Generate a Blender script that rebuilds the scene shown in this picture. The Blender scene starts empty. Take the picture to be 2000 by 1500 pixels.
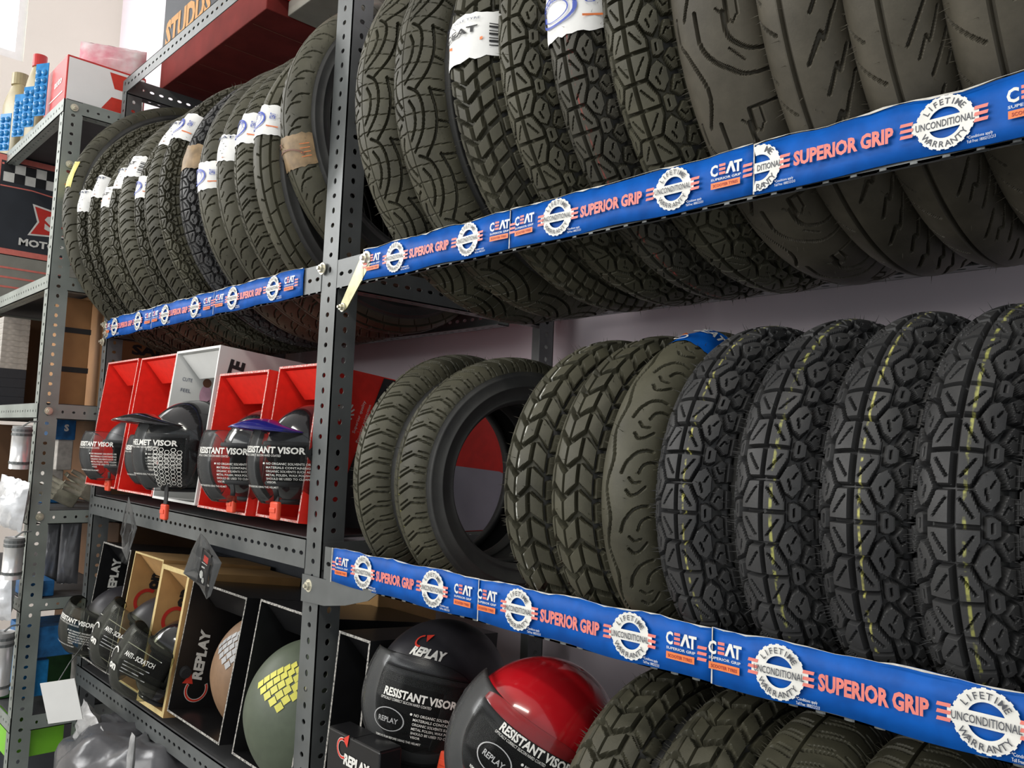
import bpy, bmesh, math, random
import numpy as np
from mathutils import Vector, Matrix, Euler

D2R = math.radians
# ------------------------------------------------------------------ camera, light, exposure
scene = bpy.context.scene
COL = scene.collection
CAM = Vector((0.0, -0.70, 1.50))
def camera_axes(yaw, pitch, roll):
    y, p, r = D2R(yaw), D2R(pitch), D2R(roll)
    f = Vector((-math.sin(y)*math.cos(p), math.cos(y)*math.cos(p), math.sin(p)))
    rt = Vector((math.cos(y), math.sin(y), 0)); up = rt.cross(f)
    R = math.cos(r)*rt + math.sin(r)*up; U = -math.sin(r)*rt + math.cos(r)*up
    return R, U, f
_R, _U, _f = camera_axes(46.842, 4.673, 2.288)
cd = bpy.data.cameras.new('camera'); cam = bpy.data.objects.new('camera', cd); COL.objects.link(cam)
cam.matrix_world = Matrix(((_R.x, _U.x, -_f.x, CAM.x), (_R.y, _U.y, -_f.y, CAM.y), (_R.z, _U.z, -_f.z, CAM.z), (0, 0, 0, 1)))
cd.sensor_fit = 'HORIZONTAL'; cd.sensor_width = 36.0; cd.lens = 36.0*1621.22/2000
cd.clip_start = 0.02; cd.clip_end = 60
scene.camera = cam
scene.view_settings.view_transform = 'Standard'; scene.view_settings.look = 'None'
scene.view_settings.exposure = 0.0; scene.view_settings.gamma = 1.0
scene.view_settings.use_curve_mapping = False
scene.cycles.sample_clamp_indirect = 3.0; scene.cycles.transparent_max_bounces = 16

w = bpy.data.worlds.new('world'); scene.world = w; w.use_nodes = True
w.node_tree.nodes['Background'].inputs[0].default_value = (0.93, 0.97, 1.0, 1)
w.node_tree.nodes['Background'].inputs[1].default_value = 0.68

def area(name, loc, target, sx, sy, power, col=(1, 1, 1)):
    l = bpy.data.lights.new(name, 'AREA'); l.shape = 'RECTANGLE'; l.size = sx; l.size_y = sy
    l.energy = power; l.color = col
    o = bpy.data.objects.new(name, l); COL.objects.link(o); o.location = loc
    o.rotation_euler = (Vector(target)-Vector(loc)).to_track_quat('-Z', 'Y').to_euler()
    return o
area('shopfront_daylight', (-2.2, -3.4, 2.3), (-1.4, 0.2, 1.5), 3.6, 1.8, 95, (1.0, 0.98, 0.94))
area('ceiling_tube', (-0.2, -1.3, 3.4), (-0.3, 0.2, 1.4), 1.3, 0.15, 16, (1.0, 0.95, 0.86))
area('window_daylight', (-4.1, -1.6, 2.9), (-2.0, 0.3, 2.0), 1.2, 0.9, 38, (1.0, 1.0, 1.0))

# ------------------------------------------------------------------ helpers
def setp(o, label=None, cat=None, group=None, kind=None):
    if label: o['label'] = label
    if cat: o['category'] = cat
    if group: o['group'] = group
    if kind: o['kind'] = kind
    return o
def empty(name, loc=(0, 0, 0), rot=(0, 0, 0), label=None, cat=None, group=None):
    o = bpy.data.objects.new(name, None); COL.objects.link(o)
    o.empty_display_size = 0.05; o.location = loc; o.rotation_euler = rot
    return setp(o, label, cat, group)
def link_mesh(name, me, parent=None, loc=(0, 0, 0), rot=(0, 0, 0)):
    o = bpy.data.objects.new(name, me); COL.objects.link(o)
    o.location = loc; o.rotation_euler = rot
    if parent: o.parent = parent
    return o
def from_pydata(name, verts, faces, mats, parent=None, smooth=False, fm=None, loc=(0, 0, 0), rot=(0, 0, 0)):
    me = bpy.data.meshes.new(name); me.from_pydata([tuple(v) for v in verts], [], faces)
    for m in (mats if isinstance(mats, (list, tuple)) else [mats]): me.materials.append(m)
    if fm is not None: me.polygons.foreach_set('material_index', fm)
    if smooth: me.polygons.foreach_set('use_smooth', [True]*len(me.polygons))
    me.update()
    return link_mesh(name, me, parent, loc, rot)
def from_bm(name, bm, mats, parent=None, smooth=False, loc=(0, 0, 0), rot=(0, 0, 0)):
    me = bpy.data.meshes.new(name); bm.normal_update(); bm.to_mesh(me); bm.free()
    for m in (mats if isinstance(mats, (list, tuple)) else [mats]): me.materials.append(m)
    if smooth: me.polygons.foreach_set('use_smooth', [True]*len(me.polygons))
    return link_mesh(name, me, parent, loc, rot)
def bm_box(bm, a, b, mat=0, M=None, bevel=0.0):
    r = bmesh.ops.create_cube(bm, size=1.0)
    vs = r['verts']
    for v in vs:
        v.co = Vector(((v.co.x+.5)*(b[0]-a[0])+a[0], (v.co.y+.5)*(b[1]-a[1])+a[1], (v.co.z+.5)*(b[2]-a[2])+a[2]))
    fs = list({f for v in vs for f in v.link_faces})
    if bevel > 0:
        es = list({e for v in vs for e in v.link_edges})
        r2 = bmesh.ops.bevel(bm, geom=es, offset=bevel, segments=2, affect='EDGES', profile=0.5)
        fs = [f for f in r2['faces']] + [f for f in fs if f.is_valid]
        vs = list({v for f in fs if f.is_valid for v in f.verts})
    for f in fs:
        if f.is_valid: f.material_index = mat
    if M is not None: bmesh.ops.transform(bm, matrix=M, verts=vs)
    return vs
def bm_tube(bm, pts, r, seg=8, mat=0, cap=True):
    pts = [Vector(p) for p in pts]; rings = []
    up = Vector((0, 0, 1))
    for i, p in enumerate(pts):
        d = (pts[min(i+1, len(pts)-1)]-pts[max(i-1, 0)]).normalized()
        a = d.cross(up)
        if a.length < 1e-3: a = d.cross(Vector((0, 1, 0)))
        a.normalize(); b = d.cross(a)
        rr = r[i] if isinstance(r, (list, tuple)) else r
        rings.append([bm.verts.new(p+a*math.cos(t)*rr+b*math.sin(t)*rr) for t in [2*math.pi*k/seg for k in range(seg)]])
    for i in range(len(rings)-1):
        for k in range(seg):
            f = bm.faces.new((rings[i][k], rings[i][(k+1) % seg], rings[i+1][(k+1) % seg], rings[i+1][k])); f.material_index = mat
    if cap:
        f = bm.faces.new(rings[0]); f.material_index = mat
        f = bm.faces.new(rings[-1][::-1]); f.material_index = mat

# ------------------------------------------------------------------ materials
def mat(name, col, rough=0.6, metal=0.0, spec=0.5, noise=0.0, nscale=30, bump=0.0, bscale=200, coat=0.0, col2=None):
    m = bpy.data.materials.new(name); m.use_nodes = True
    nt = m.node_tree; b = nt.nodes['Principled BSDF']
    b.inputs['Base Color'].default_value = (*col, 1); b.inputs['Roughness'].default_value = rough
    b.inputs['Metallic'].default_value = metal; b.inputs['Specular IOR Level'].default_value = spec
    b.inputs['Coat Weight'].default_value = coat
    tc = nt.nodes.new('ShaderNodeTexCoord')
    if noise > 0:
        n = nt.nodes.new('ShaderNodeTexNoise'); n.inputs['Scale'].default_value = nscale; n.inputs['Detail'].default_value = 5
        nt.links.new(tc.outputs['Object'], n.inputs['Vector'])
        mx = nt.nodes.new('ShaderNodeMix'); mx.data_type = 'RGBA'
        c2 = col2 if col2 else tuple(c*(1-noise) for c in col)
        mx.inputs[6].default_value = (*col, 1); mx.inputs[7].default_value = (*c2, 1)
        rp = nt.nodes.new('ShaderNodeMapRange'); rp.inputs[1].default_value = 0.35; rp.inputs[2].default_value = 0.65
        nt.links.new(n.outputs[0], rp.inputs[0]); nt.links.new(rp.outputs[0], mx.inputs[0])
        nt.links.new(mx.outputs[2], b.inputs['Base Color'])
    if bump > 0:
        n2 = nt.nodes.new('ShaderNodeTexNoise'); n2.inputs['Scale'].default_value = bscale
        nt.links.new(tc.outputs['Object'], n2.inputs['Vector'])
        bp = nt.nodes.new('ShaderNodeBump'); bp.inputs['Strength'].default_value = bump; bp.inputs['Distance'].default_value = 0.002
        nt.links.new(n2.outputs[0], bp.inputs['Height']); nt.links.new(bp.outputs[0], b.inputs['Normal'])
    return m
def clear_plastic(name, tint=(0.95, 0.96, 0.96), alpha=0.16, rough=0.13, ior=1.28):
    m = bpy.data.materials.new(name); m.use_nodes = True; nt = m.node_tree
    for n in list(nt.nodes): nt.nodes.remove(n)
    out = nt.nodes.new('ShaderNodeOutputMaterial'); mix = nt.nodes.new('ShaderNodeMixShader')
    tr = nt.nodes.new('ShaderNodeBsdfTransparent'); tr.inputs[0].default_value = (*tint, 1)
    gl = nt.nodes.new('ShaderNodeBsdfPrincipled'); gl.inputs['Base Color'].default_value = (0.10, 0.10, 0.10, 1)
    gl.inputs['Roughness'].default_value = rough
    fr = nt.nodes.new('ShaderNodeFresnel'); fr.inputs[0].default_value = ior
    ad = nt.nodes.new('ShaderNodeMath'); ad.operation = 'ADD'; ad.inputs[1].default_value = alpha; ad.use_clamp = True
    nt.links.new(fr.outputs[0], ad.inputs[0]); nt.links.new(ad.outputs[0], mix.inputs[0])
    nt.links.new(tr.outputs[0], mix.inputs[1]); nt.links.new(gl.outputs[0], mix.inputs[2]); nt.links.new(mix.outputs[0], out.inputs[0])
    return m
def rubber(name, col, dust, rough=0.62, line=None, dustamt=0.5):
    """rubber with patchy dust; line = (t position, half width, colour): the paint line round the tread"""
    m = bpy.data.materials.new(name); m.use_nodes = True; nt = m.node_tree; b = nt.nodes['Principled BSDF']
    tc = nt.nodes.new('ShaderNodeTexCoord')
    n = nt.nodes.new('ShaderNodeTexNoise'); n.inputs['Scale'].default_value = 9; n.inputs['Detail'].default_value = 6; n.inputs['Roughness'].default_value = 0.65
    nt.links.new(tc.outputs['Object'], n.inputs['Vector'])
    rp = nt.nodes.new('ShaderNodeMapRange'); rp.inputs[1].default_value = 0.35; rp.inputs[2].default_value = 0.68; rp.inputs[4].default_value = dustamt*2
    rp.clamp = True
    nt.links.new(n.outputs[0], rp.inputs[0])
    mx = nt.nodes.new('ShaderNodeMix'); mx.data_type = 'RGBA'; mx.inputs[6].default_value = (*col, 1); mx.inputs[7].default_value = (*dust, 1)
    nt.links.new(rp.outputs[0], mx.inputs[0])
    last = mx.outputs[2]
    if line:
        uv = nt.nodes.new('ShaderNodeUVMap'); sp = nt.nodes.new('ShaderNodeSeparateXYZ'); nt.links.new(uv.outputs[0], sp.inputs[0])
        nn = nt.nodes.new('ShaderNodeTexNoise'); nn.inputs['Scale'].default_value = 14; nt.links.new(tc.outputs['Object'], nn.inputs['Vector'])
        mm = nt.nodes.new('ShaderNodeMath'); mm.operation = 'MULTIPLY_ADD'; mm.inputs[1].default_value = 0.06
        nt.links.new(nn.outputs[0], mm.inputs[0]); nt.links.new(sp.outputs[1], mm.inputs[2])
        sb = nt.nodes.new('ShaderNodeMath'); sb.operation = 'SUBTRACT'; sb.inputs[1].default_value = line[0]+0.03; nt.links.new(mm.outputs[0], sb.inputs[0])
        ab = nt.nodes.new('ShaderNodeMath'); ab.operation = 'ABSOLUTE'; nt.links.new(sb.outputs[0], ab.inputs[0])
        r2 = nt.nodes.new('ShaderNodeMapRange'); r2.inputs[1].default_value = line[1]*0.5; r2.inputs[2].default_value = line[1]
        r2.inputs[3].default_value = 1; r2.inputs[4].default_value = 0; nt.links.new(ab.outputs[0], r2.inputs[0])
        n3 = nt.nodes.new('ShaderNodeTexNoise'); n3.inputs['Scale'].default_value = 120; nt.links.new(tc.outputs['Object'], n3.inputs['Vector'])
        r3 = nt.nodes.new('ShaderNodeMapRange'); r3.inputs[1].default_value = 0.44; r3.inputs[2].default_value = 0.62; r3.inputs[4].default_value = 0.8; nt.links.new(n3.outputs[0], r3.inputs[0])
        mu = nt.nodes.new('ShaderNodeMath'); mu.operation = 'MULTIPLY'; nt.links.new(r2.outputs[0], mu.inputs[0]); nt.links.new(r3.outputs[0], mu.inputs[1])
        m2 = nt.nodes.new('ShaderNodeMix'); m2.data_type = 'RGBA'; m2.inputs[7].default_value = (*line[2], 1)
        nt.links.new(mu.outputs[0], m2.inputs[0]); nt.links.new(last, m2.inputs[6]); last = m2.outputs[2]
    nt.links.new(last, b.inputs['Base Color'])
    b.inputs['Roughness'].default_value = rough; b.inputs['Specular IOR Level'].default_value = 0.35
    n4 = nt.nodes.new('ShaderNodeTexNoise'); n4.inputs['Scale'].default_value = 500; nt.links.new(tc.outputs['Object'], n4.inputs['Vector'])
    bp = nt.nodes.new('ShaderNodeBump'); bp.inputs['Strength'].default_value = 0.12; bp.inputs['Distance'].default_value = 0.001
    nt.links.new(n4.outputs[0], bp.inputs['Height']); nt.links.new(bp.outputs[0], b.inputs['Normal'])
    return m

M = {}
M['wall'] = mat('lavender_wall_paint', (0.84, 0.75, 0.81), 0.8, noise=0.08, nscale=3)
M['cream'] = mat('cream_wall_paint', (0.78, 0.74, 0.66), 0.8, noise=0.05, nscale=2)
M['floor'] = mat('grey_floor_tile', (0.30, 0.29, 0.27), 0.4, noise=0.2, nscale=5)
M['ceiling'] = mat('white_ceiling_paint', (0.75, 0.75, 0.73), 0.9, noise=0.03, nscale=2)
M['steel'] = mat('grey_painted_steel', (0.145, 0.155, 0.155), 0.42, 0.35, noise=0.25, nscale=14)
M['steel_green'] = mat('green_grey_painted_steel', (0.30, 0.335, 0.31), 0.4, 0.2, noise=0.25, nscale=10)
M['bolt'] = mat('zinc_plated_bolt', (0.75, 0.72, 0.58), 0.35, 0.6, noise=0.2, nscale=90)
M['brass'] = mat('brass_plated_hinge', (0.42, 0.40, 0.24), 0.35, 0.8, noise=0.3, nscale=60)
M['deck'] = mat('shelf_deck_sheet', (0.06, 0.06, 0.062), 0.6, noise=0.2, nscale=20)
M['banner_blue'] = mat('banner_blue_print', (0.001, 0.100, 0.46), 0.5, spec=0.2, noise=0.35, nscale=45, col2=(0.001, 0.072, 0.34))
M['white_print'] = mat('white_print', (0.80, 0.79, 0.74), 0.45, noise=0.12, nscale=60)
M['bright_white'] = mat('bright_white_print', (0.93, 0.93, 0.92), 0.4, noise=0.02)
M['paper_edge'] = mat('torn_white_paper_edge', (0.66, 0.64, 0.58), 0.8, noise=0.3, nscale=150)
M['orange_print'] = mat('orange_print', (0.80, 0.20, 0.05), 0.45, noise=0.1, nscale=80)
M['coral_print'] = mat('coral_print', (0.78, 0.21, 0.17), 0.45, noise=0.12, nscale=80)
M['navy_print'] = mat('dark_navy_print', (0.02, 0.035, 0.10), 0.5, noise=0.1, nscale=80)
M['black_print'] = mat('black_print', (0.02, 0.02, 0.022), 0.5, noise=0.1, nscale=80)
M['red_print'] = mat('red_print', (0.62, 0.04, 0.03), 0.45, noise=0.1, nscale=80)
M['paper'] = mat('white_label_paper', (0.82, 0.82, 0.80), 0.7, noise=0.06, nscale=70)
M['kraft'] = mat('brown_kraft_label', (0.30, 0.20, 0.10), 0.55, noise=0.4, nscale=60)
M['yellow_paper'] = mat('yellow_label_paper', (0.75, 0.68, 0.22), 0.6, noise=0.15, nscale=50)

# ------------------------------------------------------------------ lettering
_glyphs = {}
def glyph(txt, bold=0.0):
    """triangulated outline of a string at height 1: (verts Nx2, faces, width)"""
    k = (txt, bold)
    if k in _glyphs: return _glyphs[k]
    c = bpy.data.curves.new('text', 'FONT'); c.body = txt; c.resolution_u = 2; c.offset = bold; c.size = 1.0
    o = bpy.data.objects.new('text', c); COL.objects.link(o)
    dg = bpy.context.evaluated_depsgraph_get()
    me = bpy.data.meshes.new_from_object(o.evaluated_get(dg))
    vs = np.array([v.co[:2] for v in me.vertices]) if len(me.vertices) else np.zeros((0, 2))
    fs = [tuple(p.vertices) for p in me.polygons]
    bpy.data.objects.remove(o); bpy.data.curves.remove(c); bpy.data.meshes.remove(me)
    if len(vs):
        vs[:, 0] -= vs[:, 0].min(); wd = vs[:, 0].max()
    else: wd = 0.3
    _glyphs[k] = (vs, fs, wd)
    return _glyphs[k]
CAP = 0.73
class Print:
    """flat artwork in (u, v) metres, later laid on a surface by a mapping; one mesh per ink"""
    def __init__(s): s.v = []; s.f = []; s.m = []
    def add(s, vs, fs, m):
        n = len(s.v); s.v += [tuple(p) for p in vs]; s.f += [tuple(i+n for i in f) for f in fs]; s.m += [m]*len(fs)
    def poly(s, pts, m): s.add(pts, [tuple(range(len(pts)))], m)
    def rect(s, u0, v0, u1, v1, m, skew=0, n=1):
        for i in range(n):
            a = u0+(u1-u0)*i/n; b = u0+(u1-u0)*(i+1)/n
            s.poly([(a, v0), (b, v0), (b+skew, v1), (a+skew, v1)], m)
    def text(s, txt, u, v, h, m, bold=0.0, width=None, align='c', ang=0.0, shear=0.0):
        vs, fs, wd = glyph(txt, bold)
        if not len(vs): return
        sy = h/CAP; sx = sy if width is None else width/max(wd, 1e-6)
        p = vs.copy(); p[:, 0] *= sx; p[:, 1] = p[:, 1]*sy - h/2
        W = wd*sx
        if align == 'c': p[:, 0] -= W/2
        if align == 'r': p[:, 0] -= W
        p[:, 0] += p[:, 1]*shear
        c, q = math.cos(ang), math.sin(ang)
        s.add(np.stack([p[:, 0]*c-p[:, 1]*q+u, p[:, 0]*q+p[:, 1]*c+v], 1), fs, m)
    def arc(s, txt, u, v, r, h, m, a0, a1, bold=0.02, sx=1.0, inward=False, sc=1.0, ell=1.0):
        n = len(txt)
        for i, ch in enumerate(txt):
            a = a0+(a1-a0)*(i+0.5)/n
            rot = a-math.pi/2 if not inward else a+math.pi/2
            s.text(ch, u+r*math.cos(a), v+r*ell*math.sin(a), h, m, bold, ang=rot)
    def ring(s, u, v, r0, r1, m, a0=0, a1=2*math.pi, n=40, ex=1.0):
        for i in range(n):
            a = a0+(a1-a0)*i/n; b = a0+(a1-a0)*(i+1)/n
            s.poly([(u+ex*r0*math.cos(a), v+r0*math.sin(a)), (u+ex*r1*math.cos(a), v+r1*math.sin(a)),
                    (u+ex*r1*math.cos(b), v+r1*math.sin(b)), (u+ex*r0*math.cos(b), v+r0*math.sin(b))], m)
    def disc(s, u, v, r, m, n=28, ex=1.0):
        s.poly([(u+ex*r*math.cos(2*math.pi*i/n), v+r*math.sin(2*math.pi*i/n)) for i in range(n)], m)
    def line(s, pts, wd, m):
        for (a, b) in zip(pts[:-1], pts[1:]):
            dx, dy = b[0]-a[0], b[1]-a[1]; L = math.hypot(dx, dy) or 1; nx, ny = -dy/L*wd/2, dx/L*wd/2
            s.poly([(a[0]-nx, a[1]-ny), (b[0]-nx, b[1]-ny), (b[0]+nx, b[1]+ny), (a[0]+nx, a[1]+ny)], m)
    def out(s, fn, parent, names=None, sub=0.0):
        """names: ink -> object name"""
        names = names or {}; groups = {}; lay = {k: i for i, k in enumerate(dict.fromkeys(s.m))}
        for i, k in enumerate(s.m): groups.setdefault(names.get(k, 'lettering') + '|' + k, []).append(i)
        res = []
        for key, idx in groups.items():
            nm, k = key.split('|')
            used = {}; vv = []; ff = []
            for i in idx:
                f = []
                for q in s.f[i]:
                    if q not in used:
                        used[q] = len(vv); u_, v_ = s.v[q]; p0 = Vector(fn(u_, v_)); e_ = 1e-4
                        nn = (Vector(fn(u_+e_, v_))-p0).cross(Vector(fn(u_, v_+e_))-p0)
                        vv.append(p0+nn.normalized()*(lay.get(k, 0)*.00035) if nn.length > 0 else p0)
                    f.append(used[q])
                ff.append(f)
            res.append(from_pydata(nm, vv, ff, M[k], parent))
        return res

# ------------------------------------------------------------------ tread patterns
def seg_dist(S, T, a, b):
    dx, dy = b[0]-a[0], b[1]-a[1]; L2 = dx*dx+dy*dy+1e-12
    t = np.clip(((S-a[0])*dx+(T-a[1])*dy)/L2, 0, 1)
    return np.hypot(S-a[0]-t*dx, T-a[1]-t*dy)
def poly_sd(S, T, P):
    d = np.full(S.shape, 1e9); ins = np.zeros(S.shape, bool); n = len(P)
    for i in range(n):
        a, b = P[i], P[(i+1) % n]
        d = np.minimum(d, seg_dist(S, T, a, b))
        c = ((a[1] > T) != (b[1] > T))
        with np.errstate(divide='ignore', invalid='ignore'):
            xx = (b[0]-a[0])*(T-a[1])/(b[1]-a[1]+1e-12)+a[0]
        ins ^= c & (S < xx)
    return np.where(ins, -d, d)
def ss(x, a, b):
    t = np.clip((x-a)/(b-a), 0, 1); return t*t*(3-2*t)
def skew_t(T):
    f = lambda b: (b/T.L+.3*(1-abs(b/T.L)))*T.L
    T.lines = [([(a, f(b)) for a, b in P], w_, d_) for P, w_, d_ in T.lines]
    return T
class Tread:
    """height field of one pitch; coordinates: s as a fraction of the pitch, t from -1 to 1 over the tread"""
    def __init__(s, p, L): s.p, s.L = p, L; s.blocks = []; s.lines = []
    def block(s, P, sym=True, shift=0.0):
        s.blocks.append([(a*s.p, b*s.L) for a, b in P])
        if sym: s.blocks.append([((a+shift)*s.p, -b*s.L) for a, b in P])
    def groove(s, P, wd, dep=1.0, sym=False, shift=0.0):
        s.lines.append(([(a*s.p, b*s.L) for a, b in P], wd, dep))
        if sym: s.lines.append(([((a+shift)*s.p, -b*s.L) for a, b in P], wd, dep))
    def height(s, ns, nt):
        S, T = np.meshgrid(np.arange(ns)/ns*s.p, np.linspace(-s.L, s.L, nt), indexing='ij')
        if s.blocks:
            d = np.full(S.shape, 1e9)
            for P in s.blocks:
                c = sum(q[0] for q in P)/len(P)
                for k in (-2, -1, 0, 1, 2):
                    if -0.9*s.p < c+k*s.p < 1.9*s.p:
                        d = np.minimum(d, poly_sd(S-k*s.p, T, P))
            g = ss(d, -0.5, 0.9)
        else: g = np.zeros(S.shape)
        for P, wd, dep in s.lines:
            d = np.full(S.shape, 1e9)
            for k in (-2, -1, 0, 1, 2):
                for a, b in zip(P[:-1], P[1:]): d = np.minimum(d, seg_dist(S-k*s.p, T, a, b))
            g = np.maximum(g, dep*(1-ss(d, wd*0.5-0.35, wd*0.5+0.55)))
        return g
def curve_pts(P, n=6):
    """Catmull-Rom through the points"""
    out = []; Q = [P[0]]+list(P)+[P[-1]]
    for i in range(1, len(Q)-2):
        p0, p1, p2, p3 = [np.array(q, float) for q in Q[i-1:i+3]]
        for k in range(n):
            t = k/n
            out.append(tuple(0.5*((2*p1)+(-p0+p2)*t+(2*p0-5*p1+4*p2-p3)*t*t+(-p0+3*p1-3*p2+p3)*t**3)))
    out.append(tuple(P[-1])); return out

def pat_stone(p, L):
    T = Tread(p, L)
    T.block([(.03, .035), (.03, .36), (.17, .36), (.47, .22), (.47, .035)])
    T.block([(.53, .035), (.53, .22), (.83, .36), (.97, .36), (.97, .035)])
    T.block([(.50, .255), (.30, .355), (.22, .48), (.38, .60), (.62, .60), (.78, .48), (.70, .355)])
    T.block([(-.16, .51), (-.13, .42), (.13, .42), (.16, .51), (0.10, .62), (-.10, .62)])
    T.block([(.05, .74), (.19, .60), (.36, .66), (.46, .72), (.44, .83), (.08, .83)])
    T.block([(.95, .74), (.81, .60), (.64, .66), (.54, .72), (.56, .83), (.92, .83)])
    T.block([(.06, .87), (.42, .87), (.40, 1.1), (.10, 1.1)]); T.block([(.56, .87), (.94, .87), (.90, 1.1), (.60, 1.1)])
    for P in ([(.12, .26), (.36, .09)], [(.64, .09), (.88, .26)], [(.36, .44), (.50, .40)], [(.53, .47), (.62, .52)], [(-.06, .50), (.06, .50)],
              [(.20, .66), (.30, .72), (.27, .78)], [(.80, .66), (.70, .72), (.73, .78)]):
        T.groove(P, 1.0, 0.55, sym=True)
    return T
def pat_diag(p, L):
    T = Tread(p, L)
    T.block([(.05, .0), (.42, .0), (.64, .29), (.26, .29)]); T.block([(.54, .0), (.92, .0), (1.14, .29), (.77, .29)])
    T.block([(.28, .36), (.66, .36), (.44, .66), (.07, .66)]); T.block([(.79, .36), (1.16, .36), (.95, .66), (.56, .66)])
    T.block([(.02, .73), (.38, .73), (.42, .84), (.36, 1.1), (.06, 1.1)]); T.block([(.50, .73), (.88, .73), (.92, .84), (.86, 1.1), (.54, 1.1)])
    T.lines += [([(.0, 0), (p, 0)], 2.0, .8)]
    return T
def pat_diamond(p, L):
    T = Tread(p, L)
    T.block([(.05, .04), (.40, .04), (.62, .30), (.24, .30)]); T.block([(.55, .04), (.90, .04), (1.10, .26), (.78, .28)])
    T.block([(.30, .36), (.66, .36), (.84, .62), (.46, .62)]); T.block([(.82, .36), (1.14, .34), (1.34, .58), (1.0, .62)])
    T.block([(.54, .70), (.90, .70), (1.0, 1.1), (.60, 1.1)]); T.block([(1.06, .70), (1.40, .66), (1.5, 1.1), (1.12, 1.1)])
    return T
def pat_crescent(p, L):
    T = Tread(p, L)
    T.groove(curve_pts([(-.02, -.36), (.25, -.31), (.5, -.36), (.75, -.41), (1.02, -.36)]), 3.6)
    T.groove(curve_pts([(.00, -.12), (.22, -.03), (.36, .16), (.43, .42), (.44, .62)]), 2.8, .9)
    T.groove(curve_pts([(.02, .30), (.14, .38), (.22, .56), (.24, .8)]), 2.4, .8)
    T.groove(curve_pts([(.70, -.02), (.62, .10), (.66, .30), (.78, .52)]), 2.2, .8)
    T.groove(curve_pts([(.92, .02), (.84, .16), (.86, .36)]), 2.0, .7)
    T.groove([(.3, -.98), (.42, -.70)], 2.0, .6); T.groove([(.8, -.98), (.9, -.72)], 2.0, .6)
    return skew_t(T)
def pat_chevron(p, L):
    T = Tread(p, L)
    T.groove([(-.05, 0), (1.05, 0)], 2.2)
    for k in (0, .5):
        T.groove([(k+.0, .06), (k+.28, .50), (k+.22, .95)], 2.4, .85, sym=True, shift=.25)
        T.groove([(k+.18, .10), (k+.36, .40)], 1.6, .7, sym=True, shift=.25)
        T.groove([(k+.42, .62), (k+.40, .98)], 1.6, .7, sym=True, shift=.25)
    return T
def pat_leaf(p, L):
    T = Tread(p, L)
    T.groove(curve_pts([(.05, .08), (.30, .36), (.60, .46), (.86, .38), (.98, .16)]), 2.6, 1, sym=True, shift=.5)
    T.groove(curve_pts([(.22, .06), (.40, .22), (.62, .26), (.78, .16)]), 2.6, 1, sym=True, shift=.5)
    T.groove(curve_pts([(-.06, .34), (.20, .62), (.55, .74), (.92, .64)]), 3.0, 1, sym=True, shift=.5)
    T.groove([(-.05, 0), (1.05, 0)], 1.2, .4)
    for k in (0.1, .35, .6, .85): T.groove([(k, .02), (k-.06, .95)], .9, .35, sym=True, shift=.5)
    T.groove([(.42, .74), (.36, 1.0)], 2.4, .9, sym=True, shift=.5); T.groove([(.9, .66), (.86, 1.0)], 2.4, .9, sym=True, shift=.5)
    return T
def pat_flow(p, L):
    T = Tread(p, L)
    T.groove(curve_pts([(-.02, -.62), (.2, -.62), (.34, -.50), (.62, -.34), (.80, -.34), (1.02, -.46)]), 2.8)
    T.groove(curve_pts([(.0, -.30), (.30, -.28), (.5, -.1), (.62, .16), (.66, .5), (.66, .95)]), 2.8)
    T.groove(curve_pts([(.06, .04), (.26, .06), (.36, .22), (.44, .5), (.46, .95)]), 2.8)
    T.groove([(.96, .95), (.94, .12), (1.16, .12)], 2.4); T.groove([(1.12, .34), (.94, .34)], 1.2, .5)
    T.groove([(.02, -.05), (.18, .22), (.12, .3)], 1.0, .5); T.groove([(.38, .04), (.52, .3)], 1.0, .5)
    T.groove(curve_pts([(.3, -.98), (.42, -.8), (.60, -.76), (.78, -.86)]), 1.8, .8)
    T.lines = [([(T.p-a, b) for a, b in P], w_, d_) for P, w_, d_ in T.lines]
    return skew_t(T)
def pat_bolt(p, L):
    T = Tread(p, L)
    T.groove([(-.05, -.30), (1.05, -.30)], 4.2)
    T.groove([(.02, -.42), (.30, -.80)], 2.2, .9); T.groove([(.46, -.62), (.70, -.95)], 2.2, .9)
    T.groove([(.42, -.10), (.10, .18), (.20, .24), (-.10, .52)], 2.8, 1); T.groove([(.42, -.10), (.12, .22)], 2.2, 1)
    T.groove([(.84, .06), (.52, .38), (.62, .42), (.34, .70)], 2.8, 1)
    T.groove([(.92, .52), (.70, .74), (.66, .95)], 2.0, .8); T.groove([(.40, .78), (.2, .98)], 1.8, .7)
    T.lines = [([(T.p-a, b) for a, b in P], w_, d_) if P[0][1] > -.15*T.L else (P, w_, d_) for P, w_, d_ in T.lines]
    return skew_t(T)
def pat_slash(p, L):
    T = Tread(p, L)
    T.groove([(-.05, -.22), (1.05, -.22)], 3.6)
    T.groove([(.05, -.34), (.42, -.86)], 2.4, .9); T.groove([(.55, -.50), (.86, -.95)], 2.0, .8)
    T.groove([(.62, -.02), (.20, .46)], 2.2, .9); T.groove([(.80, .12), (.58, .34), (.66, .40), (.32, .72)], 1.7, .7)
    T.groove([(1.02, .30), (.60, .84)], 2.4, .9); T.groove([(.98, .66), (.74, .98)], 1.8, .8)
    T.lines = [([(T.p-a, b) for a, b in P], w_, d_) if P[0][1] > -.15*T.L else (P, w_, d_) for P, w_, d_ in T.lines]
    return skew_t(T)
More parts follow.
